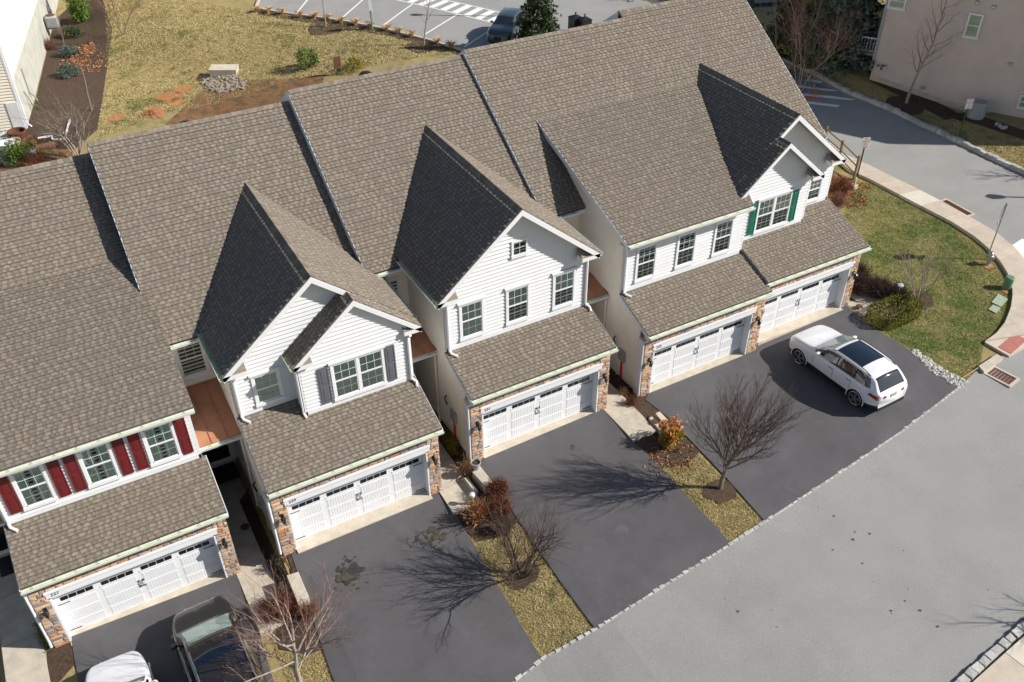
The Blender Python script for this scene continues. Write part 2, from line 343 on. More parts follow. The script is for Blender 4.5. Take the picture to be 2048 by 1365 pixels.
# ------------------------------------------------------------ windows, shutters
def window(root,x0,x1,z0,z1,y,kind='dark',sash=1,head=True,cols=3,double=False):
    """y = wall plane (front faces -y)"""
    C=.085; mb=MB(); yf=y-.075
    mb.box(x0-C,x0,yf,y,z0-C,z1+C).box(x1,x1+C,yf,y,z0-C,z1+C).box(x0,x1,yf,y,z1,z1+C).box(x0-C-.02,x1+C+.02,yf-.03,y,z0-C-.03,z0-.0)
    if head: mb.box(x0-C-.05,x1+C+.05,yf-.05,y,z1+C,z1+C+.06)
    w=mb.obj('window','trim',root)
    spans=[(x0,x1)]
    if double:
        m=(x0+x1)/2; MB().box(m-.045,m+.045,yf+.01,y,z0,z1).obj('mullion','trim',w); spans=[(x0,m-.045),(m+.045,x1)]
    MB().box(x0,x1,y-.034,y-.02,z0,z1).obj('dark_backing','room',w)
    for a,b in spans:
        zm=(z0+z1)/2
        if sash:
            MB().box(a,b,yf+.012,y-.03,zm-.03,zm+.03).box(a,a+.035,yf+.02,y-.03,z0,z1).box(b-.035,b,yf+.02,y-.03,z0,z1).box(a,b,yf+.02,y-.03,z0,z0+.04).box(a,b,yf+.02,y-.03,z1-.04,z1).obj('sash','trim',w)
            parts=[(z0+.04,zm-.03,0),(zm+.03,z1-.04,1)]
        else: parts=[(z0,z1,1)]
        for p0,p1,up in parts:
            obj('pane',me('pane',[(a,y-.050,p0),(b,y-.050,p0),(b,y-.050,p1),(a,y-.050,p1)],[(0,1,2,3)],'pane'),w)
            g=MB(); 
            for k in range(1,cols): xx=a+(b-a)*k/cols; g.box(xx-.006,xx+.006,y-.058,y-.051,p0,p1)
            g.box(a,b,y-.0585,y-.0515,(p0+p1)/2-.006,(p0+p1)/2+.006); g.obj('grille','trim' if up else 'grey',w)
        k0=kind
        if k0 in('blind','half'):
            b_=MB(); zz=z1-.02; zend=z0+.02 if k0=='blind' else zm+.02
            while zz>zend: b_.add([(a+.02,y-.046,zz-.037),(b-.02,y-.046,zz-.037),(b-.02,y-.036,zz),(a+.02,y-.036,zz)],[(0,1,2,3)]); zz-=.045
            b_.obj('blind','blind',w,kind='stuff')
        if k0=='curtain':
            b_=MB(); 
            for s0,s1 in ((a+.03,a+(b-a)*.42),(b-(b-a)*.42,b-.05)):
                n=7; xs=[s0+(s1-s0)*i/n for i in range(n+1)]
                for i in range(n): b_.add([(xs[i],y-.046+.01*(i%2),z0+.03),(xs[i+1],y-.046+.01*((i+1)%2),z0+.03),(xs[i+1],y-.046+.01*((i+1)%2),z1-.02),(xs[i],y-.046+.01*(i%2),z1-.02)],[(0,1,2,3)])
            b_.obj('curtain','drape',w)
        if k0=='screen': obj('insect_screen',me('insect_screen',[(a,y-.040,z0),(b,y-.040,z0),(b,y-.040,zm),(a,y-.040,zm)],[(0,1,2,3)],'mesh'),w)
    return w
SHM={}
def shutter(root,x,z0,z1,y,m,w=.34):
    key=(m,round(z1-z0,2))
    if key not in SHM:
        H_=z1-z0; mb=MB(); mb.box(0,w,-.022,0,0,H_)
        for a,b in ((0,.07),(H_*.5-.045,H_*.5+.045),(H_-.07,H_)): mb.box(.045,w-.045,-.036,-.022,a,b)
        mb.box(0,.045,-.036,-.022,0,H_).box(w-.045,w,-.036,-.022,0,H_)
        for a,b in ((.07,H_*.5-.045),(H_*.5+.045,H_-.07)): mb.add([(.07,-.023,a+.025),(w-.07,-.023,a+.025),(w-.07,-.023,b-.025),(.07,-.023,b-.025),(.09,-.033,a+.045),(w-.09,-.033,a+.045),(w-.09,-.033,b-.045),(.09,-.033,b-.045)],[(4,5,6,7),(0,1,5,4),(1,2,6,5),(2,3,7,6),(3,0,4,7)])
        SHM[key]=mb.mesh('shutter',m)
    obj('shutter',SHM[key],root,loc=(x,y-.055,z0))
def gutter(root,a,b,dirn,name='gutter',hang=.62,black=True):
    """channel from a to b (local), dirn = outward horizontal unit vector"""
    a=Vector(a); b=Vector(b); o=Vector(dirn); L=(b-a).length; U=(b-a)/L; Z=Vector((0,0,1)); w=.13; hh=.12
    def P(s,t,z): return a+U*s+o*t+Z*z
    mb=MB(); 
    prof=[(0,0),(0,-hh),(w*.75,-hh),(w,-.02),(w,0),(w-.012,0),(w-.02,-.03),(w*.7,-hh+.012),(.01,-hh+.012),(.01,0)]
    n=len(prof); v=[P(0,*p) for p in prof]+[P(L,*p) for p in prof]
    mb.add(v,[list(range(n)),list(range(2*n-1,n-1,-1))]+[[i,(i+1)%n,(i+1)%n+n,i+n] for i in range(n)])
    g=mb.obj(name,'trim',root)
    obj('gutter_trough',me('gutter_trough',[P(.01,.012,-.045),P(L-.01,.012,-.045),P(L-.01,w-.016,-.045),P(.01,w-.016,-.045)],[(0,1,2,3)],'gutin'),g)
    k=int(L/hang)
    hm=MB().tube([(0,.0,0.004),(0,.13,.004)],.006,4).mesh('gutter_hanger','black' if black else 'trim')
    ang=math.atan2(-o.x,o.y)
    for i in range(k+1):
        s=L*(i+.5)/(k+1); obj('gutter_hanger',hm,g,loc=P(s,0,0),rot=(0,0,ang+(.5 if i%2 else .35)))
    return g
def spout(root,pts,m='trim',r=.042,name='downspout'):
    return MB().tube(pts,r,8).obj(name,m,root,smooth=False)
# ------------------------------------------------------------ stones
RQ=random.Random(5)
STM=[]
for k in range(14):
    mb=MB(); j=lambda s:RQ.uniform(-s,s)
    f0=[(0,0,0),(1,0,0),(1,0,1),(0,0,1)]; f1=[(.04+j(.03),-1+j(.25),.06+j(.05)),(.96+j(.03),-1+j(.25),.06+j(.05)),(.96+j(.03),-1+j(.3),.94+j(.05)),(.04+j(.03),-1+j(.3),.94+j(.05))]
    ctr=(.5+j(.2),-1.25+j(.2),.5+j(.2))
    mb.add(f0+f1+[ctr],[(4,5,8),(5,6,8),(6,7,8),(7,4,8),(0,1,5,4),(1,2,6,5),(2,3,7,6),(3,0,4,7)]); STM.append(mb.mesh('stone','stone'))
def stones(par,x0,x1,z0,z1,y,face='-y'):
    z=z0
    while z<z1-.02:
        hh=min(RQ.choice([.06,.08,.1,.13,.15]),z1-z)
        if z1-z-hh<.035: hh=z1-z
        x=x0
        while x<x1-.01:
            w=min(RQ.uniform(.14,.42),x1-x)
            if x1-x-w<.08: w=x1-x
            s=(w-.012,.045,hh-.01)
            if face=='-y': obj('stone',RQ.choice(STM),par,loc=(x+.006,y,z+.005),scale=s)
            else: obj('stone',RQ.choice(STM),par,loc=(y,x+w-.006,z+.005),rot=(0,0,-math.pi/2),scale=s)
            x+=w
        z+=hh
# ------------------------------------------------------------ garage door (shared meshes)
GDW,GDH=4.88,2.13
pm=MB(); pw,ph=1.04,.41
pm.box(0,pw,-.006,0,0,ph)
for k in range(11): xx=.03+k*(pw-.06-.06)/10; pm.box(xx,xx+.060,-.012,-.006,.03,ph-.03)
pm.box(0,pw,-.008,-.006,0,.03).box(0,pw,-.008,-.006,ph-.03,ph)
PANELM=pm.mesh('panel','doorw')
HANDM=MB().tube([(0,0,-.15),(-.045,-.04,-.07),(-.05,-.05,0),(-.045,-.04,.07),(0,0,.15)],.012,5).add([(-.03,-.01,-.17),(.03,-.01,-.17),(.02,-.02,-.1),(-.02,-.02,-.1),(-.03,-.01,.17),(.03,-.01,.17),(.02,-.02,.1),(-.02,-.02,.1)],[(0,1,2,3),(5,4,7,6)]).mesh('handle','black')
HINGM=MB().box(0,.36,-.012,0,-.012,.012).mesh('strap_hinge','black')
PANEM=MB().box(0,.22,-.006,0,0,.17).mesh('door_pane','glass')
lm=MB(); lm.box(-.05,.05,-.02,0,-.12,.12).tube([(0,-.02,.05),(0,-.10,.14),(0,-.16,.12),(0,-.17,.07)],.012,6)
lm.lathe([(.10,-.0),(.02,.07),(.0,.09)],(0,-.17,.02),6).lathe([(.085,0),(.05,-.2),(.03,-.23)],(0,-.17,.02),6).tube([(0,-.02,-.1),(0,-.1,-.17),(0,-.14,-.2)],.012,6)
LANTM=lm.mesh('wall_lantern','black')
def garage_door(root,x,y,w=GDW):
    d=MB().box(x-.02,x+w+.02,y,y+.05,0,GDH+.02).obj('garage_door','doorw',root)
    sc=w/GDW
    for c in range(4):
        for r in range(3): obj('panel',PANELM,d,loc=(x+(.12+c*1.2)*sc,y,.05+r*.47),scale=(sc,1,1))
        for k in range(4):
            xx=x+(.16+c*1.2+k*.245)*sc; obj('door_pane',PANEM,d,loc=(xx,y-.004,1.52),scale=(sc,1,1))
        MB().box(x+(.1+c*1.2)*sc,x+(.1+c*1.2+1.08)*sc,y-.018,y,1.47,1.51).box(x+(.1+c*1.2)*sc,x+(.1+c*1.2+1.08)*sc,y-.018,y,1.70,1.74).obj('pane_rail','doorw',d)
    for r in range(1,4): MB().box(x,x+w,y-.003,y+.001,.035+r*.47-.004,.035+r*.47).obj('section_joint','conc',d)
    for s in (-1,1): obj('handle',HANDM,d,loc=(x+w/2+s*.07,y-.02,.98),scale=(s,1,1))
    for s in (0,1):
        for z in (1.40,.12): obj('strap_hinge',HINGM,d,loc=(x+(.03 if s==0 else w-.39),y-.02,z))
    return d
def text(s,size,m,parent,loc,rot,name='lettering',ext=.004,align='CENTER'):
    c=D.curves.new(name,'FONT'); c.body=s; c.size=size; c.extrude=ext; c.align_x=align; c.align_y='CENTER'
    o=D.objects.new(name,c); COL.objects.link(o); bpy.context.view_layer.update()
    dg=bpy.context.evaluated_depsgraph_get(); mesh=D.meshes.new_from_object(o.evaluated_get(dg)); D.objects.remove(o)
    mesh.materials.clear(); mesh.materials.append(M[m]); return obj(name,mesh,parent,loc=loc,rot=rot)
# ------------------------------------------------------------ townhouses
S_=.667
def gable(root,RF,off,xc,half,za,slope,yf,yb,eave_z,wallL,wallR,ybl=None,ybr=None,backL=None,backR=None,ret=.75,retside=(1,1)):
    """gable roof with ridge along y at x=xc (local), front rake at yf, two planes, fascia, soffit, returns. yb: ridge back end"""
    n=math.hypot(1,slope); sl=half*n
    for s in (-1,1):
        # eave corner, U along eave, V up the slope
        y1=(backL if s<0 else backR) or yb
        if s<0: RF.plane(root,(xc-half,yb,za-slope*half),(0,-1,0),(1,0,slope),yb-yf,sl,off)   # left plane: U=-y
        else: RF.plane(root,(xc+half,yf,za-slope*half),(0,1,0),(-1,0,slope),yb-yf,sl,off)
    # rake fascia boards
    for s in (-1,1):
        t=.21; e=(xc+s*half,za-slope*half)
        poly=[(xc,za-.02),(e[0],e[1]-.02),(e[0],e[1]-.02-t),(xc,za-.02-t*1.02)]
        if s>0: poly=poly[::-1]
        MB().prism(poly,'y',yf-.03,yf).obj('rake_board','trim',root)
        # soffit
        poly=[(xc,za-.13),(e[0],e[1]-.13),(e[0],e[1]-.16),(xc,za-.16)]
        MB().prism(poly,'y',yf,yf+.34).obj('soffit','trim',root)
    for s in (-1,1):
        if not retside[0 if s<0 else 1]: continue
        ex=xc+s*half; xi=ex-s*ret; z0=eave_z-.17
        r=MB().box(min(ex,xi),max(ex,xi),yf-.03,yf+.33,z0,z0+.16).obj('eave_return','trim',root)
        a,b=ex-s*.04,xi
        zz=z0+.16; v=[(a,yf-.03,zz),(b,yf-.03,zz),(b,yf+.32,zz+.26),(a,yf+.32,zz+.03)]
        obj('return_shingles',me('return_shingles',v+[(p[0],p[1],zz) for p in v[2:]],[(0,1,2,3),(1,4,2)] if s<0 else [(1,0,3,2),(4,1,2)],'shingle',tone=[.6,.6,.75,.75,.5,.5]),r)
def townhouse(i,label,X,Y,g,W_,XL,XR,party,front,Yw,nd):
    loc=Vector((X,Y,g)); root=thing('townhouse',label,'townhouse',loc,group='row of attached townhouses')
    lx=lambda x:x-X; ly=lambda y:y-Y; lz=lambda z:z-g; RF=Roofs(); off=loc
    zb=-1.6 if i>1 else -2
    rdg,Yr=nd['ridge'],nd.get('Yr',11.04); pz=lambda y:(nd.get('plane',rdg))-S_*(11.04-y)   # steep front plane (world)
    # ---- garage block
    sl=.365; zg=lambda y:3.2+sl*(y+.27)-.0
    gw=MB()
    ywl=ly(Yw)
    gw.prism([(0,zb),(0,zg(0)-.14),(ywl,zg(ywl)-.14),(ywl,zb)],'x',lx(XL),-.02)
    gw.prism([(0,zb),(0,zg(0)-.14),(ywl,zg(ywl)-.14),(ywl,zb)],'x',W_+.02,lx(XR))
    gw.box(-.02,W_+.02,0.0,.3,GDH+.02,zg(0)-.2)
    gw.obj('garage_wall','mortar',root)
    # stone veneer
    sv=MB().box(lx(XL),-.01,-.012,0,zb,2.95).box(W_+.01,lx(XR),-.012,0,zb,2.95).box(-.01,W_+.01,-.012,0,GDH+.3,2.95).obj('stone_veneer','mortar',root)
    stones(sv,lx(XL)-.03,-.05,-.25,2.92,-.012); stones(sv,W_+.05,lx(XR)+.03,-.25,2.92,-.012); stones(sv,-.05,W_+.05,2.50,2.92,-.012)
    if i!=5: stones(sv,0,.28,-.25,2.85,lx(XL),face='-x')
    if i in(1,2,3): pass
    # jambs, lintel
    MB().box(-.06,.0,-.05,.3,0,GDH+.06).box(W_,W_+.06,-.05,.3,0,GDH+.06).box(-.06,W_+.06,-.05,.3,GDH,GDH+.06).obj('door_casing','trim',root)
    MB().box(-.10,W_+.14,-.07,0,GDH+.06,2.40).box(-.12,W_+.16,-.11,0,2.40,2.46).obj('lintel','trim',root)
    garage_door(root,0,.29,W_)
    if nd.get('num'): text(nd['num'],.17,'black',root,(.16,-.075,2.30),(math.pi/2,0,0),'house_number')
    for xx in (lx(XL)/2-.02,(W_+lx(XR))/2+.02): obj('wall_lantern',LANTM,root,loc=(xx,-.05,1.78))
    # side walls of the garage: cream siding and foundation
    # ---- garage roof
    x0,x1=nd.get('gr',(lx(XL)-.08,lx(XR)+.10))
    L_=math.hypot(1,sl)*(ywl+.27)
    RF.plane(root,(x0,-.27,3.2),(1,0,0),(0,1,sl),x1-x0,L_,off)
    gutter(root,(x0,-.30,3.17),(x1,-.30,3.17),(0,-1,0))
    MB().box(x0,x1,-.29,-.27,3.0,3.14).box(x0,x1,-.27,0,2.96,3.0).obj('fascia','trim',root)
    for xx,e in ((x0,-1),(x1,1)):
        if (i==5 and e<0): continue
        MB().prism([(-.3,3.0),(-.3,3.17),(ywl,zg(ywl)-.02),(ywl,zg(ywl)-.2)],'x',min(xx,xx+e*.02),max(xx,xx+e*.02)).obj('rake_board','trim',root)
    if i==5:   # stepped rake where its garage roof stands above the neighbour
        MB().prism([(-.3,2.75),(-.3,3.19),(ywl,zg(ywl)-.0),(ywl,zg(ywl)-.42)],'x',x0-.02,x0).obj('step_flashing','trim',root)
        MB().prism([(-.32,3.19),(-.32,3.22),(ywl,zg(ywl)+.03),(ywl,zg(ywl)-.0)],'x',x0-.05,x0+.03).obj('drip_edge','black',root)
    zw0=zg(ywl)     # where the upper wall meets the garage roof
    ye=ly(4.85)
    xl,xr=lx(XL)-.006,lx(XR)-.02
    e_z=lz(nd['eave'])
    if front=='shed':
        yk,zk=ly(7.91),lz(pz(7.91)); ys,zs=ly(1.25),lz(nd['shed'])
        slp=(zk-zs)/(yk-ys); zt=lambda y:zs+slp*(y-ys)
        xa,xb=lx(nd['sx'][0]),lx(nd['sx'][1])
        MB().prism([(ywl,zb),(ywl,zt(ywl)-.2),(yk,zk-.3),(yk,zb)],'x',xl,xr).obj('wall','white',root)
        cR=None
        if i==4: cR=lambda q:max(12.72,12.42+.359*(1.25+q*.948-1.5))-6.77
        RF.plane(root,(xa,ys,zs),(1,0,0),(0,1,slp),xb-xa,math.hypot(yk-ys,zk-zs),off,cutR=cR)
        gutter(root,(xa,ys-.03,zs-.03),(xb-.02,ys-.03,zs-.03),(0,-1,0))
        MB().box(xa,xb,ys-.02,ys,zs-.22,zs-.05).box(xa,xb,ys,ywl,zs-.24,zs-.2).obj('fascia','trim',root)
        MB().prism([(ys,zs-.2),(ys,zs),(yk,zk),(yk,zk-.26)],'x',xa-.025,xa).obj('rake_board','trim',root)
        MB().prism([(ys,zs-.22),(ys,zs-.19),(yk,zk-.2),(yk,zk-.24)],'x',xa,xl).obj('soffit','trim',root)
        if i==1: MB().prism([(ys,zs-.2),(ys,zs-.04),(yk,zk-.04),(yk,zk-.2)],'x',xb-.01,xb+.01).obj('rake_board','deck',root)
        siding(root,[(xl+.08,zw0+.14),(xr-.08,zw0+.14),(xr-.08,zs-.2),(xl+.08,zs-.2)],'y',ywl,-1,'white')
        MB().box(xl,xr,ywl-.03,ywl,zw0-.02,zw0+.14).obj('base_trim','trim',root)
        side=[(ly(.3+Y*0)+0,-.1)]
        sidep=[(0.3,-.35),(0.3,zg(.3)-.2),(ywl,zg(ywl)-.2),(ywl,zt(ywl)-.22),(yk,zk-.25),(ye+4,zk-.4),(ye+4,-.35)]
        ctop=zs-.2
    else:
        xc,half,za=lx(nd['gx']),nd['gh'],lz(nd['gz']); slope=.835; yf=ly(nd['gyf']); yb=ly(nd['gyb'])
        ye_=za-slope*half
        mw=ly(nd.get('mw',Yw))
        wl,wr=nd.get('wl',xl),nd.get('wr',xr)
        MB().prism([(wl,zb),(wr,zb),(wr,ye_-.1+.3*slope),(xc,za-.16),(wl,ye_-.1+.3*slope)][::-1],'y',mw,yb-.3).obj('wall','white',root)
        gable(root,RF,off,xc,half,za,slope,yf,yb,ye_,wl,wr,retside=nd.get('ret',(1,1)))
        zlow=zg(mw)
        siding(root,[(wl+.08,zlow+.14),(wr-.08,zlow+.14),(wr-.08,ye_+.15),(xc,za-.28),(wl+.08,ye_+.15)],'y',mw,-1,'white')
        MB().box(wl,wr,mw-.03,mw,zlow-.02,zlow+.14).obj('base_trim','trim',root)
        if nd.get('gutL',1): gutter(root,(xc-half,yf,ye_-.02),(xc-half,ly(4.45),ye_-.02),(-1,0,0),black=False)
        MB().box(xc-half,xc-half+.02,yf,ly(4.45),ye_-.2,ye_-.03).box(xc-half,wl,yf,ly(4.85),ye_-.2,ye_-.17).obj('fascia','trim',root)
        if i==3 or i==2: gutter(root,(xc+half,ly(nd.get('gre',4.3)),ye_-.02),(xc+half,yf,ye_-.02),(1,0,0),black=False)
        if i==5: gutter(root,(xc+half,ly(9),ye_-.02),(xc+half,yf,ye_-.02),(1,0,0),black=False)
        MB().box(xc+half-.02,xc+half,yf,ly(4.45),ye_-.2,ye_-.03).obj('fascia','trim',root)
        sidep=[(.3,-.35),(.3,zg(.3)-.2),(mw,zg(mw)-.2),(mw,ye_-.18),(ye+.0,ye_-.18),(ye,-.35)]
        ctop=ye_-.15
        if nd.get('bump'):
            B=nd['bump']; bx0,bx1=lx(B['x'][0]),lx(B['x'][1]); bw=ly(B['w']); bxc,bh,bz=lx(B['c']),B['h'],lz(B['z']); bsl=B['sl']; bye=bz-bsl*bh; byf=ly(B['yf'])
            MB().prism([(bx0,zg(bw)-.3),(bx1,zg(bw)-.3),(bx1,bye+.1),(bxc,bz-.16),(bx0,bye+.1)][::-1],'y',bw,ly(B['yb'])).obj('wall','white',root)
            n=math.hypot(1,bsl)
            for s in (-1,1):
                yb2=ly(B['ybl'] if s<0 else B['ybr'])
                if s<0: RF.plane(root,(bxc-bh,yb2,bye),(0,-1,0),(1,0,bsl),yb2-byf,bh*n,off)
                else: RF.plane(root,(bxc+bh,byf,bye),(0,1,0),(-1,0,bsl),yb2-byf,bh*n,off)
                e=(bxc+s*bh,bye); poly=[(bxc,bz-.02),(e[0],e[1]-.02),(e[0],e[1]-.22),(bxc,bz-.22)]
                if s>0: poly=poly[::-1]
                MB().prism(poly,'y',byf-.03,byf).obj('rake_board','trim',root)
                MB().prism([(bxc,bz-.13),(e[0],e[1]-.13),(e[0],e[1]-.16),(bxc,bz-.16)],'y',byf,byf+.34).obj('soffit','trim',root)
                ex=bxc+s*bh; xi=ex-s*.62; z0=bye-.17
                r=MB().box(min(ex,xi),max(ex,xi),byf-.03,byf+.33,z0,z0+.16).obj('eave_return','trim',root)
                a,b=ex-s*.04,xi; zz=z0+.16; v=[(a,byf-.03,zz),(b,byf-.03,zz),(b,byf+.32,zz+.24),(a,byf+.32,zz+.03)]
                obj('return_shingles',me('return_shingles',v+[(p[0],p[1],zz) for p in v[2:]],[(0,1,2,3),(1,4,2)] if s<0 else [(1,0,3,2),(4,1,2)],'shingle',tone=[.6,.6,.75,.75,.5,.5]),r)
            siding(root,[(bx0+.06,zg(bw)+.14),(bx1-.08,zg(bw)+.14),(bx1-.08,bye+.12),(bxc,bz-.3),(bx0+.06,bye+.12)],'y',bw,-1,'white')
            MB().box(bx0,bx1,bw-.03,bw,zg(bw)-.02,zg(bw)+.14).obj('base_trim','trim',root)
            siding(root,[(bw,zg(bw)-.1),(bw,bye-.1),(mw+.1,bye-.1),(mw+.1,zg(mw)-.1)],'x',bx0 if i==2 else bx1,-1 if i==2 else 1,'white',single=False)
            MB().box(bx0-.012,bx0+.07,bw-.03,bw+.07,zg(bw)-.02,bye-.1).obj('corner_board','trim',root); MB().box(bx1-.07,bx1+.012,bw-.03,bw+.07,zg(bw)-.02,bye-.1).obj('corner_board','trim',root)
            if i==2:
                gutter(root,(bxc-bh,byf,bye-.02),(bxc-bh,mw-.02,bye-.02),(-1,0,0),black=False)
                spout(root,[(bx0-.06,bw+.1,bye-.2),(bx0-.06,bw+.02,bye-.35),(bx0-.06,bw+.02,zg(bw)+.12),(bx0-.03,bw-.14,zg(bw-.15)+.06)])
    # corner boards of the main wall
    mwp=ywl if front=='shed' else mw
    L0,R0=(xl,xr) if front=='shed' else (wl,wr)
    MB().box(L0-.012,L0+.08,mwp-.03,mwp+.08,zg(mwp)-.02,ctop).obj('corner_board','trim',root); MB().box(R0-.08,R0+.012,mwp-.03,mwp+.08,zg(mwp)-.02,ctop).obj('corner_board','trim',root)
    # ---- left side wall
    if i!=5:
        MB().box(xl-.004,xl+.1,.3,ye+3,zb,-.0).obj('foundation','found',root)
        MB().prism([(p[0],p[1]) for p in sidep],'x',xl-.005,xl+.02).obj('side_wall','cream',root)
        sp=[(a,max(b,.12)) for a,b in sidep]
        siding(root,sp,'x',xl-.006,-1,'cream',single=False)
        spout(root,[(xl-.02,-.33,3.05),(xl-.10,-.2,2.9),(xl-.10,-.02,2.75),(xl-.09,-.02,.35),(xl-.10,-.05,.1)])
        MB().box(xl-.115,xl-.0,-.0,.30,.0,2.8).obj('corner_post','trim',root)
    else:
        siding(root,[(2.6,-.3),(2.6,6),(12,6),(12,-.3)],'x',xr+.006,1,'cream',single=False)
    # upper downspouts
    sx=L0+.10
    if i!=5: spout(root,[(sx-.12,mwp-.25,ctop-.02),(sx-.02,mwp-.1,ctop-.2),(sx-.02,mwp-.07,ctop-.35),(sx-.02,mwp-.07,zg(mwp)+.1),(sx+.0,mwp-.2,zg(mwp-.2)+.07),(sx+.16,mwp-.36,zg(mwp-.36)+.06)],r=.05)
    if i in(2,3):
        m2=ly(nd['bump']['w']) if i==2 else mwp
        spout(root,[(R0+.0,m2-.2,ctop-.1),(R0-.06,m2-.08,ctop-.25),(R0-.06,m2-.08,zg(m2)+.12),(R0+.05,m2-.22,zg(m2-.2)+.07),(R0+.0,m2-.4,zg(m2-.4)+.06)],r=.05)
    # ---- main steep roof
    px0,px1=lx(party),lx(nd['pend']); yr=ly(Yr); zr=lz(pz(Yr)); yee=ly(4.40); zee=lz(pz(4.40))
    n=math.hypot(1,S_)
    RF.plane(root,(px0-.03,yee,zee),(1,0,0),(0,1,S_),px1-px0+.03+nd.get('ov',0),n*(yr-yee),off)
    # rear slope
    RF_b=[(px0-.03,yr,zr),(px1+nd.get('ov',0),yr,zr),(px1+nd.get('ov',0),yr+7.4,zr-S_*7.4),(px0-.03,yr+7.4,zr-S_*7.4)]
    obj('roof',me('roof',[(a,b,c-.005) for a,b,c in RF_b]+[(a,b,c-.12) for a,b,c in RF_b],[(0,1,2,3),(4,7,6,5),(0,4,5,1),(3,2,6,7),(0,3,7,4),(1,5,6,2)],'shingle',tone=[.5]*8),root)
    cap=MB(); x=px0-.03
    while x<px1+nd.get('ov',0)-.02:
        w=.22; 
        for s in (-1,1): 
            q=[(x,yr,zr+.03),(x+w,yr,zr+.018),(x+w,yr+s*.15,zr+.018-S_*.15),(x,yr+s*.15,zr+.03-S_*.15)]; cap.add(q if s<0 else q[::-1],[(3,2,1,0)],RS.uniform(.3,.8))
        x+=.2
    cap.obj('ridge_cap','shingle',root,kind='stuff')
    if front=='gable':
        cap=MB(); y=yf
        while y<yb-.1:
            t_=RS.uniform(.3,.8)
            for s in (-1,1):
                q=[(xc,y,za+.03),(xc,y+.22,za+.018),(xc+s*.15,y+.22,za+.018-.835*.15),(xc+s*.15,y,za+.03-.835*.15)]; cap.add(q if s<0 else q[::-1],[(3,2,1,0)][::1],t_)
            y+=.2
        cap.obj('ridge_cap','shingle',root,kind='stuff')
    # rake boards at the left party wall (both slopes)
    if 1<i<5:
        MB().prism([(yee,zee-.34),(yee,zee-.0),(yr,zr-.0),(yr,zr-.45)],'x',px0-.055,px0-.03).obj('rake_board','trim',root)
    if i>1: MB().prism([(yr,zr),(yr,zr-.6),(yr+7.4,zr-7.4*S_-.6),(yr+7.4,zr-7.4*S_)],'x',px0-.055,px0-.03).obj('rake_board','trim',root)
    if i==5:
        MB().prism([(yee,zee-.2),(yee,zee-.0),(yr,zr-.0),(yr,zr-.2)],'x',px1+nd['ov'],px1+nd['ov']+.025).obj('rake_board','trim',root)
        # end wall
        MB().prism([(ly(2.9),zb),(ly(2.9),lz(6.2)),(yee,zee-.3),(yr,zr-.3),(yr+7,zr-5),(yr+7,zb)],'x',px1-.3,px1-.02).obj('side_wall','cream',root)
    MB().box(px0,px1,ly(10.5),yr+6.9,zb-1.5,zr-4.8).obj('rear_wall','cream',root)
    # ---- recessed entry
    if i!=5:
        ex0,ex1=px0,xl
        MB().box(ex0,ex1,ye,ye+.2,zb,zee-.1).obj('entry_wall','cream',root)
        siding(root,[(ex0,3.95),(ex1,3.95),(ex1,zee-.2),(ex0,zee-.2)],'y',ye,-1,'cream')
        gutter(root,(px0+.02,yee-.02,zee-.04),(ex1-.42,yee-.02,zee-.04),(0,-1,0))
        MB().box(px0,ex1,yee-.01,yee+.0,zee-.22,zee-.06).box(px0,ex1,yee,ye,zee-.24,zee-.21).obj('fascia','trim',root)
        wx=px0+.42; window(root,wx,wx+.8,lz(4.0)+(.0 if i!=2 else 0)+nd.get('ew',0),lz(5.38)+nd.get('ew',0),ye-.0,'dark',head=False)
        # copper porch roof
        yc0,zc0,yc1,zc1=2.5,3.5,ye,3.86
        v=[(px0+.02,yc0,zc0),(ex1-.02,yc0,zc0),(ex1-.02,yc1,zc1),(px0+.02,yc1,zc1)]
        cp=obj('porch_roof',me('porch_roof',v+[(a,b,c-.08) for a,b,c in v],[(0,1,2,3),(0,4,5,1),(7,6,5,4),(3,7,4,0),(1,5,6,2)],'copper'),root)
        for k in (1,2): 
            xs=px0+(ex1-px0)*k/3; MB().add([(xs-.012,yc0,zc0),(xs+.012,yc0,zc0),(xs+.012,yc1,zc1),(xs-.012,yc1,zc1),(xs-.008,yc0,zc0+.035),(xs+.008,yc0,zc0+.035),(xs+.008,yc1,zc1+.035),(xs-.008,yc1,zc1+.035)],[(0,4,7,3),(1,2,6,5),(4,5,6,7),(0,1,5,4)]).obj('standing_seam','copper',cp)
        gutter(root,(px0+.04,yc0-.02,zc0-.02),(ex1-.04,yc0-.02,zc0-.02),(0,-1,0),hang=.9)
        spout(root,[(ex1-.13,yc0-.08,zc0-.1),(ex1-.1,yc0+.05,zc0-.3),(ex1-.1,yc0+.1,.25),(ex1-.14,yc0-.1,.1)],'cream')
        fd=MB().box(px0+.18,ex1-.2,ye-.06,ye-.001,-.3,2.15).obj('front_door','cream',root)
        MB().box(px0+.3,ex1-.3,ye-.075,ye-.061,.2,1.95).obj('door_glass','glass',fd)
        MB().box(px0+.3,ex1-.25,ye-1.1,ye-.2,.0,.015).obj('door_mat','black',root)
        if i==2 or i==1: MB().tube([(ex1-.09,1.1+.0,1.55),(ex1-.09,1.1,.2)],.025,6).obj('conduit','grey',root)
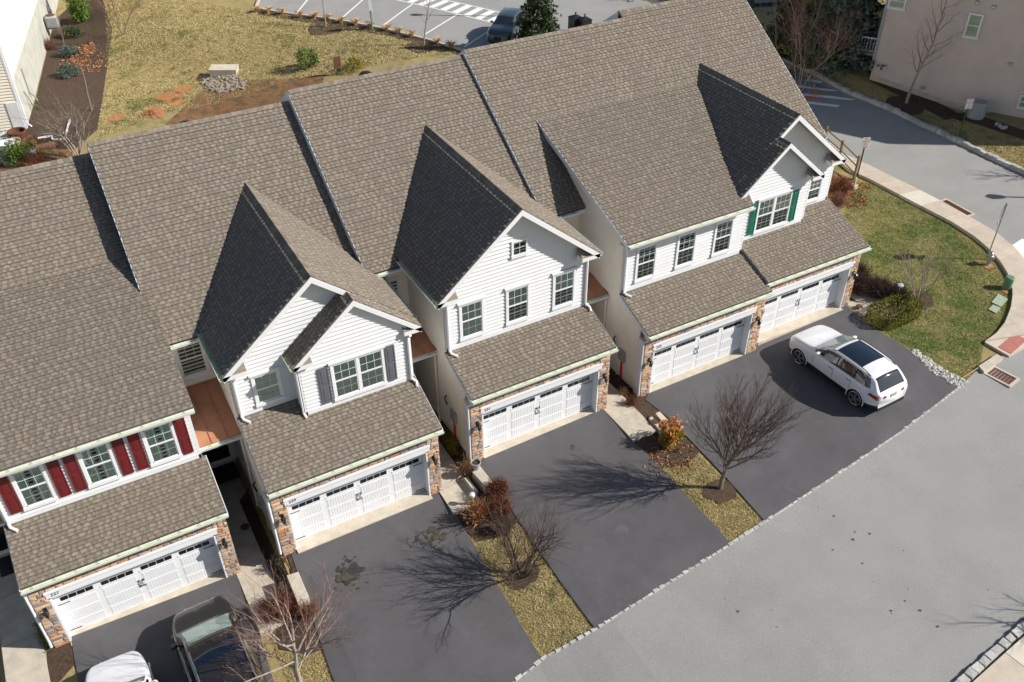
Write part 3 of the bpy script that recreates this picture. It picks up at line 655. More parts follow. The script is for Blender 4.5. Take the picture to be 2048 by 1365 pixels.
        if i>=2:
            em=MB().box(xl-.14,xl-.02,1.05,1.45,1.0,1.5).lathe([(.09,0),(.09,.05)],(xl-.15,1.25,1.2),12).obj('electric_meter','grey',root)
            MB().tube([(xl-.07,1.25,1.0),(xl-.07,1.25,.55),(xl-.09,1.22,.05)],.05,6).obj('meter_conduit','red' if i>=3 else 'orange',root)
            MB().tube([(xl-.06,1.6,2.1),(xl-.06,1.6,1.1),(xl-.06,1.55,.0)],.022,6).obj('vent_pipe','cream',root)
            MB().tube([(xl-.1,1.75,1.9),(xl-.2,1.72,1.85),(xl-.12,1.7,1.5)],.03,6).obj('hose_bib','black',root)
    for w in nd['win']: window(root,lx(w[0]),lx(w[1]),lz(w[2]),lz(w[3]),ly(w[4]),w[5],**(w[6] if len(w)>6 else {}))
    for s in nd['sh']: shutter(root,lx(s[0]),lz(s[1]),lz(s[2]),ly(s[3]),nd['shm'])
    RF.finish(300)
    return root
y1=1.80
townhouse(1,'townhouse with maroon shutters and number 227 over its garage door',-14.641,.052,-.926,4.88,-15.12,-9.28,-16.65,'shed',y1,
  dict(ridge=9.447,plane=9.447,Yr=11.36,eave=5.5,shed=5.50,sx=(-15.3,-9.16),pend=-9.35,num='227',ew=-.3,
  win=[(-14.42,-13.66,3.45,4.83,y1,'curtain'),(-12.58,-11.80,3.45,4.83,y1,'curtain'),(-10.72,-9.93,3.45,4.83,y1,'curtain')],
  sh=[(-14.88,3.38,4.9,y1),(-13.50,3.38,4.9,y1),(-13.05,3.38,4.9,y1),(-11.66,3.38,4.9,y1),(-11.20,3.38,4.9,y1),(-9.82,3.38,4.9,y1)],shm='shr'))
townhouse(2,'townhouse with grey shutters and a small front gable beside its big gable, number 229',-7.358,-.453,-.326,4.88,-7.84,-2.0,-9.35,'gable',2.03,
  dict(ridge=10.177,eave=5.83,gx=-4.85,gh=3.22,gz=8.57,gyf=1.70,gyb=8.72,mw=2.03,pend=-2.13,num='229',gre=5.0,ret=(1,0),
  bump=dict(x=(-5.85,-1.98),w=1.32,c=-3.80,h=2.2,z=7.66,yf=1.15,yb=4.2,sl=.835,ybl=1.98,ybr=1.70),
  win=[(-4.74,-3.05,3.95,5.32,1.32,'blind',dict(double=True)),(-7.14,-6.37,4.2,5.28,2.03,'blind')],
  sh=[(-5.24,3.9,5.38,1.32),(-2.92,3.9,5.38,1.32)],shm='shg'))
townhouse(3,'townhouse under one large gable with a tiny attic window, number 231, empty driveway',0,0,0,4.88,-.48,5.36,-2.13,'gable',1.72,
  dict(ridge=10.58,eave=6.3,gx=2.33,gh=3.22,gz=9.08,gyf=1.28,gyb=8.9,pend=5.20,num='231',gre=4.2,
  win=[(.13,.93,4.33,5.70,1.72,'blind'),(1.98,2.78,4.33,5.70,1.72,'half'),(3.92,4.72,4.33,5.70,1.72,'half'),(2.22,2.70,7.12,7.60,1.72,'dark',dict(sash=0,cols=2,head=False))],
  sh=[],shm='shg'))
townhouse(4,'townhouse with three bare upstairs windows between the big gable and the green shutters, number 233',7.499,.013,-.093,4.88,7.02,12.97,5.20,'shed',1.78,
  dict(ridge=10.76,eave=6.38,shed=6.36,sx=(6.77,12.72),pend=12.97,num='233',gr=(-.56,5.52),
  win=[(7.66,8.46,4.25,5.63,1.78,'screen'),(9.58,10.36,4.25,5.63,1.78,'screen'),(11.42,12.2,4.25,5.63,1.78,'screen')],sh=[],shm='shg'))
townhouse(5,'end townhouse with green shutters and two stepped gables, white car in front of its garage',13.29,.35,.09,4.83,12.99,18.60,12.97,'gable',2.85,
  dict(ridge=10.97,plane=10.76,Yr=11.36,eave=6.4,gx=15.42,gh=3.22,gz=9.10,gyf=2.32,gyb=9.0,mw=2.80,pend=18.6,ov=1.05,wl=.0,wr=5.3,gutL=0,ret=(0,1),
  gr=(-.27,5.43),
  bump=dict(x=(12.99,16.65),w=2.18,c=14.56,h=2.27,z=8.37,yf=1.70,yb=4.0,sl=.85,ybl=2.31,ybr=2.78),
  win=[(13.93,15.62,4.35,5.74,2.18,'half',dict(double=True)),(17.34,17.98,4.55,5.52,2.80,'half')],
  sh=[(13.5,4.3,5.76,2.18),(15.70,4.3,5.76,2.18)],shm='she'))
# ------------------------------------------------------------ ground, roads, paths
xs=sorted(set([-300,-200,-120,-80,-60,-50,-40,-34]+[round(-30+.75*k,3) for k in range(101)]+[60,75,100,140,200,300]+[a for a,_ in GB+GF if -30<a<46]+[a for a,_ in GS if -30<a<46]))
ys=sorted(set([-200,-100,-60,-40,-30,-20,-15]+[round(-11.8+.8*k,3) for k in range(125)]+[0,-7.8,-1,-1.45,-1.9]+[95,110,140,200,320,500]))
gm=me('ground',[(x,y,h(x,y)) for y in ys for x in xs],[[j*len(xs)+i,j*len(xs)+i+1,(j+1)*len(xs)+i+1,(j+1)*len(xs)+i] for j in range(len(ys)-1) for i in range(len(xs)-1)],'lawn')
obj('ground',gm,kind='structure')
# front street: kerb line along the driveways, seen in the photograph
KP=px((1030,1362),(1083,1321),(1190,1260),(1300,1190),(1461,1089),(1529,1045),(1683,944),(1800,866),(1915,778),(1975,722),(2010,712),(2050,690))
KP=[(KP[0][0]-14,KP[0][1]-.5)]+KP
far=[(KP[-1][0]+2,KP[-1][1]+3)]
FK=px((1907,1365),(1975,1305),(2048,1240)); dx,dy=FK[-1][0]-FK[0][0],FK[-1][1]-FK[0][1]
FKL=[(FK[0][0]-3*dx,FK[0][1]-3*dy+2.),(FK[0][0]-1.2*dx,FK[0][1]-1.2*dy+.3)]+FK+[(FK[-1][0]+3*dx,FK[-1][1]+3*dy-.5)]
SWo=px((1640,268),(1665,293),(1690,314),(1740,337),(1831.6,382),(1886.6,410),(1939,440),(1985,466),(2026,499),(2062,540),(2080,590),(2080,640),(2066,672))
SWi=px((1600,268),(1650,306),(1700,346),(1740,364),(1822.5,407.7),(1904,450),(1950,480),(1976,503),(1998,527),(2016,556),(2024,590),(2020,620),(2008,650),(1990,673),(1968,688))
FC=px((1500,90),(1582.6,127),(1634,151.8),(1700.9,189.7),(1792.7,227.5),(1895,277),(1998,326.7),(2048,349),(2150,395))
road=KP+[(KP[-1][0]+1,KP[-1][1]+1)]+SWo[::-1]+[(SWo[0][0]-6,SWo[0][1]+14)]+FC+[(FC[-1][0]+4,FC[-1][1]-14)]+[FKL[-1]]+FKL[::-1][1:]
drape('street',road,'road',.035,.9)
# driveways
DR=[('driveway',px((150,1273),(482,1152),(560,1365))+[(-8.7,-10.1),(-14.6,-10.4)],'seal-coated'),]
drape('driveway',px((142,1276),(481,1147),(548,1365))+[(-9.0,-9.0),(-14.9,-9.4)],'drive',.05,.5)
drape('driveway',px((583,1110),(593,1103),(620,1093),(858,992),(882.6,982),(905,1018),(1083,1321),(1030,1362))+[(-8.05,-8.35),(-7.95,-5)],'drive',.05,.5)
drape('driveway',px((953,938),(967,920),(1189,827),(1209.6,819),(1264,884),(1300,915),(1461,1088),(1300,1189),(1190,1259),(1122,1167),(1035,1040),(990,968)),'drive',.05,.5)
drape('driveway',px((1290,801),(1297,789),(1487,713),(1511,690),(1676,618),(1692,613),(1745,657),(1790,684),(1830,710),(1878,745),(1915,777),(1800,865),(1683,943),(1529,1044),(1450,955),(1340,840)),'drive',.05,.5)
# concrete aprons in front of the doors
for X,Y,g,w in ((-14.641,.052,-.926,4.88),(-7.358,-.453,-.326,4.88),(0,0,0,4.88),(7.499,.013,-.093,4.88),(13.29,.35,.09,4.83)):
    MB().box(X-.05,X+w+.05,Y-.22,Y+.32,g-.5,g+.012).obj('concrete_apron','conc',kind='structure')
# entry walks with tooled joints (slabs)
def slabs(name,x0,x1,y0,y1,z,n,mt='conc',par=None):
    par=D.objects.new(name,me(name,[(x0,y0,z-.06),(x1,y0,z-.06),(x1,y1,z-.06),(x0,y1,z-.06)],[(0,1,2,3)],'mulch')); link(par); par['kind']='structure'
    for k in range(n):
        a=y0+(y1-y0)*k/n; b=y0+(y1-y0)*(k+1)/n
        MB().box(x0,x1,a+.008,b-.008,z-.3,z).obj('slab',mt,par)
slabs('entry_walk',-9.42,-8.42,-2.7,3.2,-.90,4); slabs('entry_walk',-9.30,-7.86,3.2,4.85,-.80,1)
slabs('entry_walk',-2.1,-.98,-1.7,3.2,-.30,4); slabs('entry_walk',-2.1,-.50,3.2,4.85,-.24,1)
slabs('entry_walk',5.25,6.35,-2.05,3.2,.03,4); slabs('entry_walk',5.3,7.0,3.2,4.85,.06,1)
slabs('entry_walk',-16.6,-15.45,-3.2,4.85,-.92,4)
slabs('entry_walk',18.66,20.6,-.6,1.1,.06,2); slabs('entry_walk',18.66,19.9,1.1,5,.06,2)
# low concrete cheek walls beside the driveways
def cheek(pts,z,top,m='conc',lab='',name='retaining_wall'):
    P=[atz(u,v,z) for u,v in pts]; mb=MB(); n=len(P)
    mb.add([(p.x,p.y,z) for p in P]+[(p.x,p.y,z-top) for p in P],[list(range(n)),list(range(2*n-1,n-1,-1))]+[[i,i+n,(i+1)%n+n,(i+1)%n] for i in range(n)])
    o=mb.obj(name,m); b=Vector((sum(p.x for p in P)/n,sum(p.y for p in P)/n,0))
    bm=bmesh.new(); bm.from_mesh(o.data); bmesh.ops.recalc_face_normals(bm,faces=bm.faces); bm.to_mesh(o.data); bm.free()
    tag(o,lab,'wall'); bevel(o,.012); return o
cheek([(944,944.5),(960,932),(989.5,969.4),(970,973)],.14,.9,lab='wide concrete cheek wall holding the grey pot beside driveway of number 231')
cheek([(927.5,956),(935,953),(957,982),(950,986)],-.08,.6,lab='narrow concrete cheek wall under the grey pot plant, left of the wide one')
cheek([(572.8,1151),(596.3,1143.5),(617.5,1193),(594,1204)],-.25,1.,lab='wide concrete cheek wall behind the rust twiggy shrub beside number 229')
cheek([(557.5,1165),(565.5,1163),(581,1200),(573,1204)],-.55,.6,lab='narrow concrete cheek wall between number 229 walk and the wide block')
cheek([(1310.5,827),(1319.4,822.6),(1345,850),(1334,856)],.22,.6,lab='concrete cheek wall half hidden by the orange nandina shrub, nearer driveway')
cheek([(1297,836),(1303.8,832.6),(1331,857),(1323,865)],.12,.5,lab='narrow concrete cheek wall carrying the brown round lid, left of its twin')
# mulch beds
def bed(name,poly,m='mulch',off=.03): return drape(name,poly,m,off,.4)
bed('mulch_bed',[(-8.42,-2.4),(-7.85,-2.4),(-7.85,3.2),(-8.42,3.2)]); bed('mulch_bed',[(-.98,-1.5),(-.5,-1.3),(-.5,3.2),(-.98,3.2)]); bed('mulch_bed',px((1217,770),(1240,800),(1283,842),(1290,858),(1345,845),(1300,792),(1276,796),(1258,770)))
bed('mulch_bed',px((556,1112),(593,1100),(604,1146),(576,1153),(560,1164),(545,1150)));bed('mulch_bed',px((92,1240),(140,1275),(150,1330),(120,1365),(100,1365)));bed('mulch_bed',[(6.4,-.1),(7.0,-.1),(7.0,3.2),(6.4,3.2)])
bed('mulch_bed',px((1265,886),(1300,850),(1345,845),(1372,878),(1400,905),(1375,930),(1322,938)))
bed('mulch_bed',px((905,1018),(945,1000),(975,978),(1000,985),(1040,1042),(1000,1075),(955,1085),(930,1060)))
bed('mulch_bed',px((548,1240),(590,1205),(622,1200),(650,1260),(668,1290),(620,1310),(560,1300)))
bed('mulch_bed',px((1736,655),(1745,640),(1826,608),(1840,616),(1800,640),(1760,660)))
bed('mulch_bed',px((1690,600),(1705,548),(1760,560),(1815,600),(1810,622),(1765,620)))
bed('mulch_bed',px((1668,345),(1712,362),(1705,400),(1680,420),(1655,410),(1655,360)),'mulchb')
def ring(name,u,v,r,m='mulch'):
    P=at(u,v); rr=random.Random(int(u+v)); return drape(name,[(P.x+r*math.cos(a)*rr.uniform(.8,1.2),P.y+r*.9*math.sin(a)*rr.uniform(.8,1.2)) for a in [k*math.pi/8 for k in range(16)]],m,.035,.3)
ring('mulch_ring',1836,600,.75); ring('mulch_ring',1442,984,.62); ring('mulch_ring',1812,212,1.3); ring('mulch_ring',1045,1150,.55); ring('mulch_ring',652,58,1.3); ring('mulch_ring',848,94,1.4)
# rear: parking lot
PK=px((512,18),(560,27),(640,37),(700,46),(770,60),(858,82),(935,106))
lot=[PK[0]]+[(PK[0][0]+6,PK[0][1]+14),(PK[0][0]+4,PK[0][1]+60)]+[(70,150),(110,90),(75,60)]+[(60,34),(46,30)]+[(38,30),(30,34),(24,37)]+[(PK[-1][0]+5,PK[-1][1]-5)]+PK[::-1][:-1]
drape('parking_lot',lot,'road',.04,2.5)
drape('rear_street',[(SWo[0][0]-7,SWo[0][1]+13),FC[0],(FC[0][0]+3,FC[0][1]+8),(48,36),(38,33),(30,36),(26,34)],'road',.055,2.)
def bedb(poly,m): return drape('mulch_bed',poly,m,.03,1.)
bedb([(p[0]+o*.35,p[1]-o) for p,o in [(q,.15) for q in PK]]+[(p[0]-.25,p[1]-1.5) for p in PK[::-1]],'mulch')
bedb(px((150,0),(205,0),(225,60),(218,110),(212,150),(205,200),(195,260),(150,300),(50,300),(53,262),(72,200),(98,90),(110,40)),'mulch')
bedb(px((20,260),(140,290),(150,310),(60,340),(0,345),(0,290)),'mulchb')
bedb(px((330,250),(400,185),(475,160),(560,160),(650,150),(640,185),(560,215),(400,245)),'mulchb')
bedb(px((1738,143),(1800,166),(2048,262),(2060,284),(1738,162)),'mulch')
for u,v,r in ((340,195,1.0),(365,180,.7),(312,225,.9),(298,228,.6),(355,205,.6),(235,235,.6)):
    P=at(u,v); rr=random.Random(int(u)); drape('bare_clay_patch',[(P.x+r*math.cos(a)*rr.uniform(.5,1.3),P.y+1.3*r*math.sin(a)*rr.uniform(.5,1.3)) for a in [k*math.pi/7 for k in range(14)]],'dirt',.03,.6)
# painted marks
def paint(pts,name='road_marking',m='paint',off=.012,base=.04): 
    P=[at(*p) for p in pts]; return drape(name,[(p.x,p.y) for p in P],m,base+off,1.)
for a,b in (((594,27),(616,0)),((685,37),(727,0)),((766,53),(825,10)),((847,72),(914,31)),((928,96),(985,60))):
    A,B=at(*a),at(*b); d=(B-A).to_2d().normalized(); n_=Vector((-d.y,d.x))*.07; drape('stall_line',[tuple(A.to_2d()+n_),tuple(A.to_2d()-n_),tuple(B.to_2d()-n_),tuple(B.to_2d()+n_)],'paint',.052,1.5)
L0,L1=at(787,0).to_2d(),at(982,46).to_2d(); U0,U1=at(876,0).to_2d(),at(1009.7,29).to_2d()
dl=(L1-L0).normalized(); nn=Vector((-dl.y,dl.x)); wd=(U1-L0).dot(nn)
for o in (0,wd): drape('crosswalk_line',[tuple(L0-dl*14+nn*(o-.07)),tuple(L1+dl*2+nn*(o-.07)),tuple(L1+dl*2+nn*(o+.07)),tuple(L0-dl*14+nn*(o+.07))],'paint',.052,2)
for k in range(-7,12):
    s0=L0+dl*(k*1.22*.95+.2); 
    if (s0-L1).dot(dl)>1: continue
    sk=dl*-.0; drape('crosswalk_bar',[tuple(s0+nn*.1),tuple(s0+dl*.6+nn*.1),tuple(s0+dl*.6+sk+nn*(wd-.1)),tuple(s0+sk+nn*(wd-.1))],'paint',.054,1.5)
for q in ([(1604,163),(1618,160),(1645,165),(1642,169),(1618,165)],[(1594,172),(1596,177),(1660,185),(1680,184),(1640,178)],[(1604,189),(1606,194),(1700,203),(1712,201),(1660,194)],[(1614,205),(1617,210),(1674,217),(1680,213)]): paint(q,'crosswalk_bar',base=.055)
paint([(2021,494),(2044,479),(2075,500),(2050,520)],'stop_bar',base=.035)
# sidewalks
def strip_slabs(name,inner,outer,n,top=.16,m='walk',extra=None):
    par=D.objects.new(name,me(name,[(0,0,0),(.01,0,0),(0,.01,0)],[(0,1,2)],'conc'))
    def resample(P,n):
        P=[Vector(p) for p in P]; L=[0]
        for a,b in zip(P,P[1:]): L.append(L[-1]+(b-a).length)
        out=[]
        for k in range(n+1):
            t=L[-1]*k/n; i=max(j for j in range(len(L)) if L[j]<=t+1e-9); i=min(i,len(P)-2); out.append(P[i].lerp(P[i+1],(t-L[i])/max(1e-6,L[i+1]-L[i])))
        return out
    A=resample(inner,n*3); B=resample(outer,n*3); P0=A[0]; 
    par.data=me(name,[(p.x,p.y,h(p.x,p.y)+top-.04) for p in A]+[(p.x,p.y,h(p.x,p.y)+top-.04) for p in B],[[i,i+1,i+1+len(A),i+len(A)][::-1] for i in range(len(A)-1)],'mulch'); link(par); par['kind']='structure'
    for k in range(n):
        sh=.012; a=[A[3*k+j] for j in range(4)]; b=[B[3*k+j] for j in range(4)]
        d=(a[-1]-a[0]).normalized()*sh; a[0]=a[0]+d; b[0]=b[0]+d; a[-1]=a[-1]-d; b[-1]=b[-1]-d
        ring_=a+b[::-1]; nr=len(ring_); zt=lambda p:h(p.x,p.y)+top
        v=[(p.x,p.y,zt(p)) for p in ring_]+[(p.x,p.y,zt(p)-.3) for p in ring_]
        f=[[3-j,2-j,5+j,4+j][::-1] for j in range(3)]+[[i,i+nr,(i+1)%nr+nr,(i+1)%nr] for i in range(nr)]
        o=obj('slab',me('slab',v,f,'walkp' if extra==k else m),par)
        bm=bmesh.new(); bm.from_mesh(o.data); bmesh.ops.recalc_face_normals(bm,faces=bm.faces); bm.to_mesh(o.data); bm.free()
    return par
strip_slabs('sidewalk',SWi,SWo,16,extra=6)
OS=[(p[0]+.9*(-dy)/math.hypot(dx,dy)*-1*0,p[1]) for p in FK]
dn=Vector((dx,dy)).normalized(); nr_=Vector((dn.y,-dn.x))
A0=Vector(FK[0])-dn*8; A1=Vector(FK[-1])+dn*5
strip_slabs('sidewalk',[tuple(A0+nr_*.35),tuple(A1+nr_*.35)],[tuple(A0+nr_*1.85),tuple(A1+nr_*1.85)],10,extra=6)
# corner ramp with brick-red pad
def flat(name,pts,m,top,th=.2,kind='structure',par=None):
    P=[at(*p) for p in pts]; n=len(P); mb=MB(); mb.add([(p.x,p.y,p.z+top) for p in P]+[(p.x,p.y,p.z+top-th) for p in P],[list(range(n)),list(range(2*n-1,n-1,-1))]+[[i,i+n,(i+1)%n+n,(i+1)%n] for i in range(n)])
    o=mb.obj(name,m,par,kind=kind); bm=bmesh.new(); bm.from_mesh(o.data); bmesh.ops.recalc_face_normals(bm,faces=bm.faces); bm.to_mesh(o.data); bm.free(); return o
flat('kerb_ramp',[(1968,689),(1998,664),(2030,640),(2075,650),(2085,668),(2050,697),(2017,717)],'walk',.12)
rp=flat('tactile_pad',[(1994.6,699.2),(2027,672),(2052,685),(2020,713)],'brick',.135,.05)
# granite kerb blocks
KB=[]
rk=random.Random(3)
for k in range(8):
    mb=MB(); j=lambda s:rk.uniform(-s,s); mb.add([(-.5,-.5,0),(.5,-.5,0),(.5,.5,0),(-.5,.5,0),(-.43+j(.06),-.42+j(.06),1+j(.1)),(.43+j(.06),-.42+j(.06),1+j(.1)),(.43+j(.06),.42+j(.06),1+j(.1)),(-.43+j(.06),.42+j(.06),1+j(.1))],[(4,5,6,7),(0,1,5,4),(1,2,6,5),(2,3,7,6),(3,0,4,7)]); KB.append(mb.mesh('kerb_block','kerb'))
def kerb(line,label,w=.13,l=.26,hh=.1,z0=-.02,limit=300,single=True):
    P=[Vector(p) for p in line]; par=D.objects.new('kerb',me('kerb',[(p.x,p.y,h(p.x,p.y)+.03) for p in P]+[(p.x+.02,p.y+.05,h(p.x,p.y)+.03) for p in P],[[i,i+1,i+1+len(P),i+len(P)][::-1] for i in range(len(P)-1)],'conc')); link(par); par['kind']='structure'
    cnt=0; carry=0; items=[]
    for a,b in zip(P,P[1:]):
        L=(b-a).length; d=(b-a)/L; t=carry
        while t<L:
            p=a+d*t; ll=l*rk.uniform(.88,1.12); items.append((p+d*ll*.5,math.atan2(d.y,d.x),ll)); t+=ll
        carry=t-L
    items.sort(key=lambda q:(Vector((q[0].x,q[0].y,0))-CC).length)
    big=MB()
    for k,(p,a,ll) in enumerate(items):
        z=h(p.x,p.y)+z0; sc=(ll*rk.uniform(1.0,1.06),w*rk.uniform(.9,1.1),hh*rk.uniform(.9,1.15))
        if k<limit: obj('kerb_block',rk.choice(KB),par,loc=(p.x,p.y,z),rot=(0,0,a+rk.uniform(-.03,.03)),scale=sc)
        else:
            m_=rk.choice(KB); R2=Matrix.Rotation(a,3,'Z'); big.add([R2@Vector((v.co.x*sc[0],v.co.y*sc[1],v.co.z*sc[2]))+Vector((p.x,p.y,z)) for v in m_.vertices],[list(q.vertices) for q in m_.polygons])
    if big.v: big.obj('kerb_blocks','kerb',par,kind='stuff')
    return par
kerb(KP[1:10],'k',w=.125,l=.25,hh=.065); kerb([tuple(A0+nr_*.15),tuple(A1+nr_*.15)],'k',w=.28,l=.34,hh=.17)
kerb(FC,'k',w=.3,l=.4,hh=.28,limit=150)
def cband(line,w,top,name='concrete_kerb'):
    P=[Vector(p) for p in line]; A=[];B=[]
    for i,p in enumerate(P):
        d=(P[min(i+1,len(P)-1)]-P[max(i-1,0)]).normalized(); n_=Vector((-d.y,d.x))*w/2; A.append(p+n_); B.append(p-n_)
    mb=MB(); n=len(P); z=lambda p:h(p.x,p.y)
    mb.add([(p.x,p.y,z(p)+top) for p in A]+[(p.x,p.y,z(p)+top) for p in B]+[(p.x,p.y,z(p)-.1) for p in A]+[(p.x,p.y,z(p)-.1) for p in B],[[i,i+1,n+i+1,n+i][::-1] for i in range(n-1)]+[[i,i+1,2*n+i+1,2*n+i] for i in range(n-1)]+[[n+i,n+i+1,3*n+i+1,3*n+i][::-1] for i in range(n-1)])
    return mb.obj(name,'conc',kind='structure')
cband(PK,.2,.14); cband([PK[0],lot[1],lot[2]],.2,.14)
# storm drains
def grate(u,v,w,l,ang,bars,label,z=.05):
    P=at(u,v); t=thing('storm_drain',label,'storm drain',(P.x,P.y,P.z+z),ang)
    f=MB(); f.box(-w/2-.1,w/2+.1,-l/2-.1,-l/2,-.05,.03).box(-w/2-.1,w/2+.1,l/2,l/2+.1,-.05,.03).box(-w/2-.1,-w/2,-l/2,l/2,-.05,.03).box(w/2,w/2+.1,-l/2,l/2,-.05,.03).obj('frame','walk',t)
    MB().box(-w/2,w/2,-l/2,l/2,-.05,-.03).obj('pit','room',t)
    for k in range(bars): y=-l/2+l*(k+.5)/bars; MB().box(-w/2,w/2,y-l/bars*.28,y+l/bars*.28,-.02,.015).obj('bar','rust',t)
    return t
A,B=at(1970,757),at(1995,734); an=math.atan2(B.y-A.y,B.x-A.x)
grate(2002,755,.62,.95,an-.05,7,'square rusty storm drain grate at the kerb below the grass corner')
cb=flat('drain_inlet_top',[(1955,738),(1992,714),(2004,722),(1966,750)],'conc',.16,.2)
A,B=at(1887,409),at(1938,437); an=math.atan2(B.y-A.y,B.x-A.x)
grate(1912,418,1.7,.42,an,9,'long narrow rusty storm drain grate beside the sidewalk')
for (u,v,z,lab,m) in ((490,1055,.06,'round brown lid in the shaded walk beside number 227','rust'),(1718.5,614,.10,'round brown lid in the walk right of the end garage','rust')):
    P=at(u,v,z); t=MB().lathe([(.15,0),(.15,.02),(.13,.03),(.03,.03)],(0,0,0),20).obj('manhole_cover',m,loc=(P.x,P.y,P.z+.02)); tag(t,lab,'manhole cover')
P=atz(1311,843,.13); tag(MB().lathe([(.14,0),(.14,.02),(.12,.03)],(0,0,0),20).obj('manhole_cover','rust',loc=(P.x,P.y,.125)),'round brown lid lying on the narrow cheek wall left of the orange shrub','manhole cover')
# grass
def blades(name,polys,n,hgt,wid,seed,avoid=(),m='blade'):
    rng=np.random.default_rng(seed); V=[];F=[]
    areas=[]
    for p in polys:
        a=0
        for (x1_,y1_),(x2_,y2_) in zip(p,p[1:]+p[:1]): a+=x1_*y2_-x2_*y1_
        areas.append(abs(a)/2)
    tot=sum(areas); out=[]
    for p,a in zip(polys,areas):
        k=int(n*a/tot); X0_,X1_=min(q[0] for q in p),max(q[0] for q in p); Y0_,Y1_=min(q[1] for q in p),max(q[1] for q in p); c=0; tries=0
        while c<k and tries<k*6:
            x=rng.uniform(X0_,X1_); y=rng.uniform(Y0_,Y1_); tries+=1
            if inpoly(x,y,p) and not any(inpoly(x,y,q) for q in avoid): out.append((x,y,h(x,y))); c+=1
    O=np.array(out); n=len(O); a=rng.uniform(0,6.28,n); b=rng.uniform(0,6.28,n); H_=hgt*rng.uniform(.5,1.3,n); W_=wid*rng.uniform(.6,1.4,n)
    d=np.stack([np.cos(a)*W_,np.sin(a)*W_,0*a],1); l=np.stack([np.cos(b)*H_*.9,np.sin(b)*H_*.9,H_*.75],1)
    V=np.empty((n*3,3)); V[0::3]=O-d; V[1::3]=O+d; V[2::3]=O+l
    mesh=D.meshes.new(name); mesh.vertices.add(n*3); mesh.vertices.foreach_set('co',V.ravel()); mesh.loops.add(n*3); mesh.loops.foreach_set('vertex_index',np.arange(n*3)); mesh.polygons.add(n); mesh.polygons.foreach_set('loop_start',np.arange(0,n*3,3)); mesh.update(calc_edges=True); mesh.materials.append(M[m])
    o=obj(name,mesh,kind='stuff'); return o
def lab(o,l,c): return tag(o,l,c)
CL=px((1700,355),(1740,365),(1822,408),(1904,451),(1976,504),(2014,556),(2022,590),(2018,620),(2006,650),(1967,690),(1962,735),(1932,764),(1878,745),(1830,710),(1790,684),(1745,656),(1700,560),(1680,430))
drape('corner_lawn',CL,'lawng',.010,.6)
lab(blades('grass',[px((1700,360),(1740,368),(1822,411),(1904,455),(1976,507),(2012,556),(2020,590),(2016,620),(2004,650),(1966,690),(1958,735),(1930,762),(1878,742),(1830,705),(1790,680),(1745,650),(1700,540),(1690,430))],95000,.07,.014,1,[ [tuple(v) for v in px((1690,600),(1705,548),(1760,560),(1815,600),(1810,622),(1765,620))] ],m='bladeg'),'winter grass of the rounded corner lawn, straw and green','grass')
lab(blades('grass',[px((1300,925),(1345,925),(1385,905),(1400,908),(1470,985),(1528,1043),(1462,1087),(1380,995))],14000,.055,.012,2),'short straw grass around the pear tree between two driveways','grass')
lab(blades('grass',[px((935,1070),(960,1085),(1000,1075),(1042,1048),(1110,1145),(1188,1257),(1085,1318),(990,1160))],14000,.055,.012,3),'grass strip with a bare multi-stem bush between driveways 229 and 231','grass')
lab(blades('grass',[px((548,1300),(620,1312),(668,1295),(690,1365))+[(-7.9,-8.2),(-8.9,-8.6)]],9000,.055,.012,4),'grass strip under the pale bare tree beside the dark car','grass')
lab(blades('grass',[px((1730,165),(2048,283),(2100,360),(2048,345),(1895,273),(1700,186))],20000,.06,.02,5),'grass verge in front of the taupe building','grass')
lab(blades('grass',[px((210,0),(505,20),(640,40),(770,66),(860,90),(925,108),(560,170),(300,235),(190,285),(215,150))],90000,.09,.03,6),'wide straw coloured back lawn behind the townhouses','grass')

def spots(name,u,v,r,n,m,seed,smin=.04,smax=.2,off=.056):
    P=at(u,v); rg=random.Random(seed); mb=MB()
    for k in range(n):
        x=P.x+rg.gauss(0,r); y=P.y+rg.gauss(0,r*1.2); s=rg.uniform(smin,smax)*max(.2,1-math.hypot(x-P.x,y-P.y)/(3*r)); z=max(h(x+dx_,y+dy_) for dx_ in(-s,s) for dy_ in(-s,s))+off+k*.00005
        mb.add([(x+s*math.cos(a)*rg.uniform(.6,1.2),y+s*math.sin(a)*rg.uniform(.6,1.2),z) for a in [j*.785 for j in range(8)]],[list(range(8))])
    return mb.obj(name,m,kind='structure')
spots('oil_stain',700,1150,.30,60,'staing',1); spots('oil_stain',695,1158,.2,26,'stainb',2,.05,.2,.062)
spots('oil_stain',872,1075,.30,46,'stainb',3); spots('oil_stain',835,1085,.2,26,'staing',4,.03,.1,.062); spots('oil_stain',1145,897,.05,8,'staing',5,.05,.1)
spots('oil_stain',1680,1090,1.6,16,'stainb',6,.02,.06,.045); spots('oil_stain',1860,1230,1.2,12,'stainb',7,.02,.07,.045); spots('oil_stain',1490,1215,.8,9,'stainb',8,.02,.06,.045)
# ------------------------------------------------------------ neighbouring buildings
def wallbuilding(A,B,label,hh,depth,mw_,found=0,side=1):
    """wall from A to B (right seen from the camera side), extends to 'side' normal"""
    d=(B-A).to_2d(); L=d.length; a=math.atan2(d.y,d.x); t=thing('apartment_building',label,'building',(A.x,A.y,A.z),a); return t,L,a
def onwall(u,v,A,a):
    n=Vector((-math.sin(a),math.cos(a),0)); d=ray(u,v); P=CC+d*((Vector(A)-CC).dot(n)/d.dot(n)); q=P-Vector(A); return q.x*math.cos(a)+q.y*math.sin(a), q.z
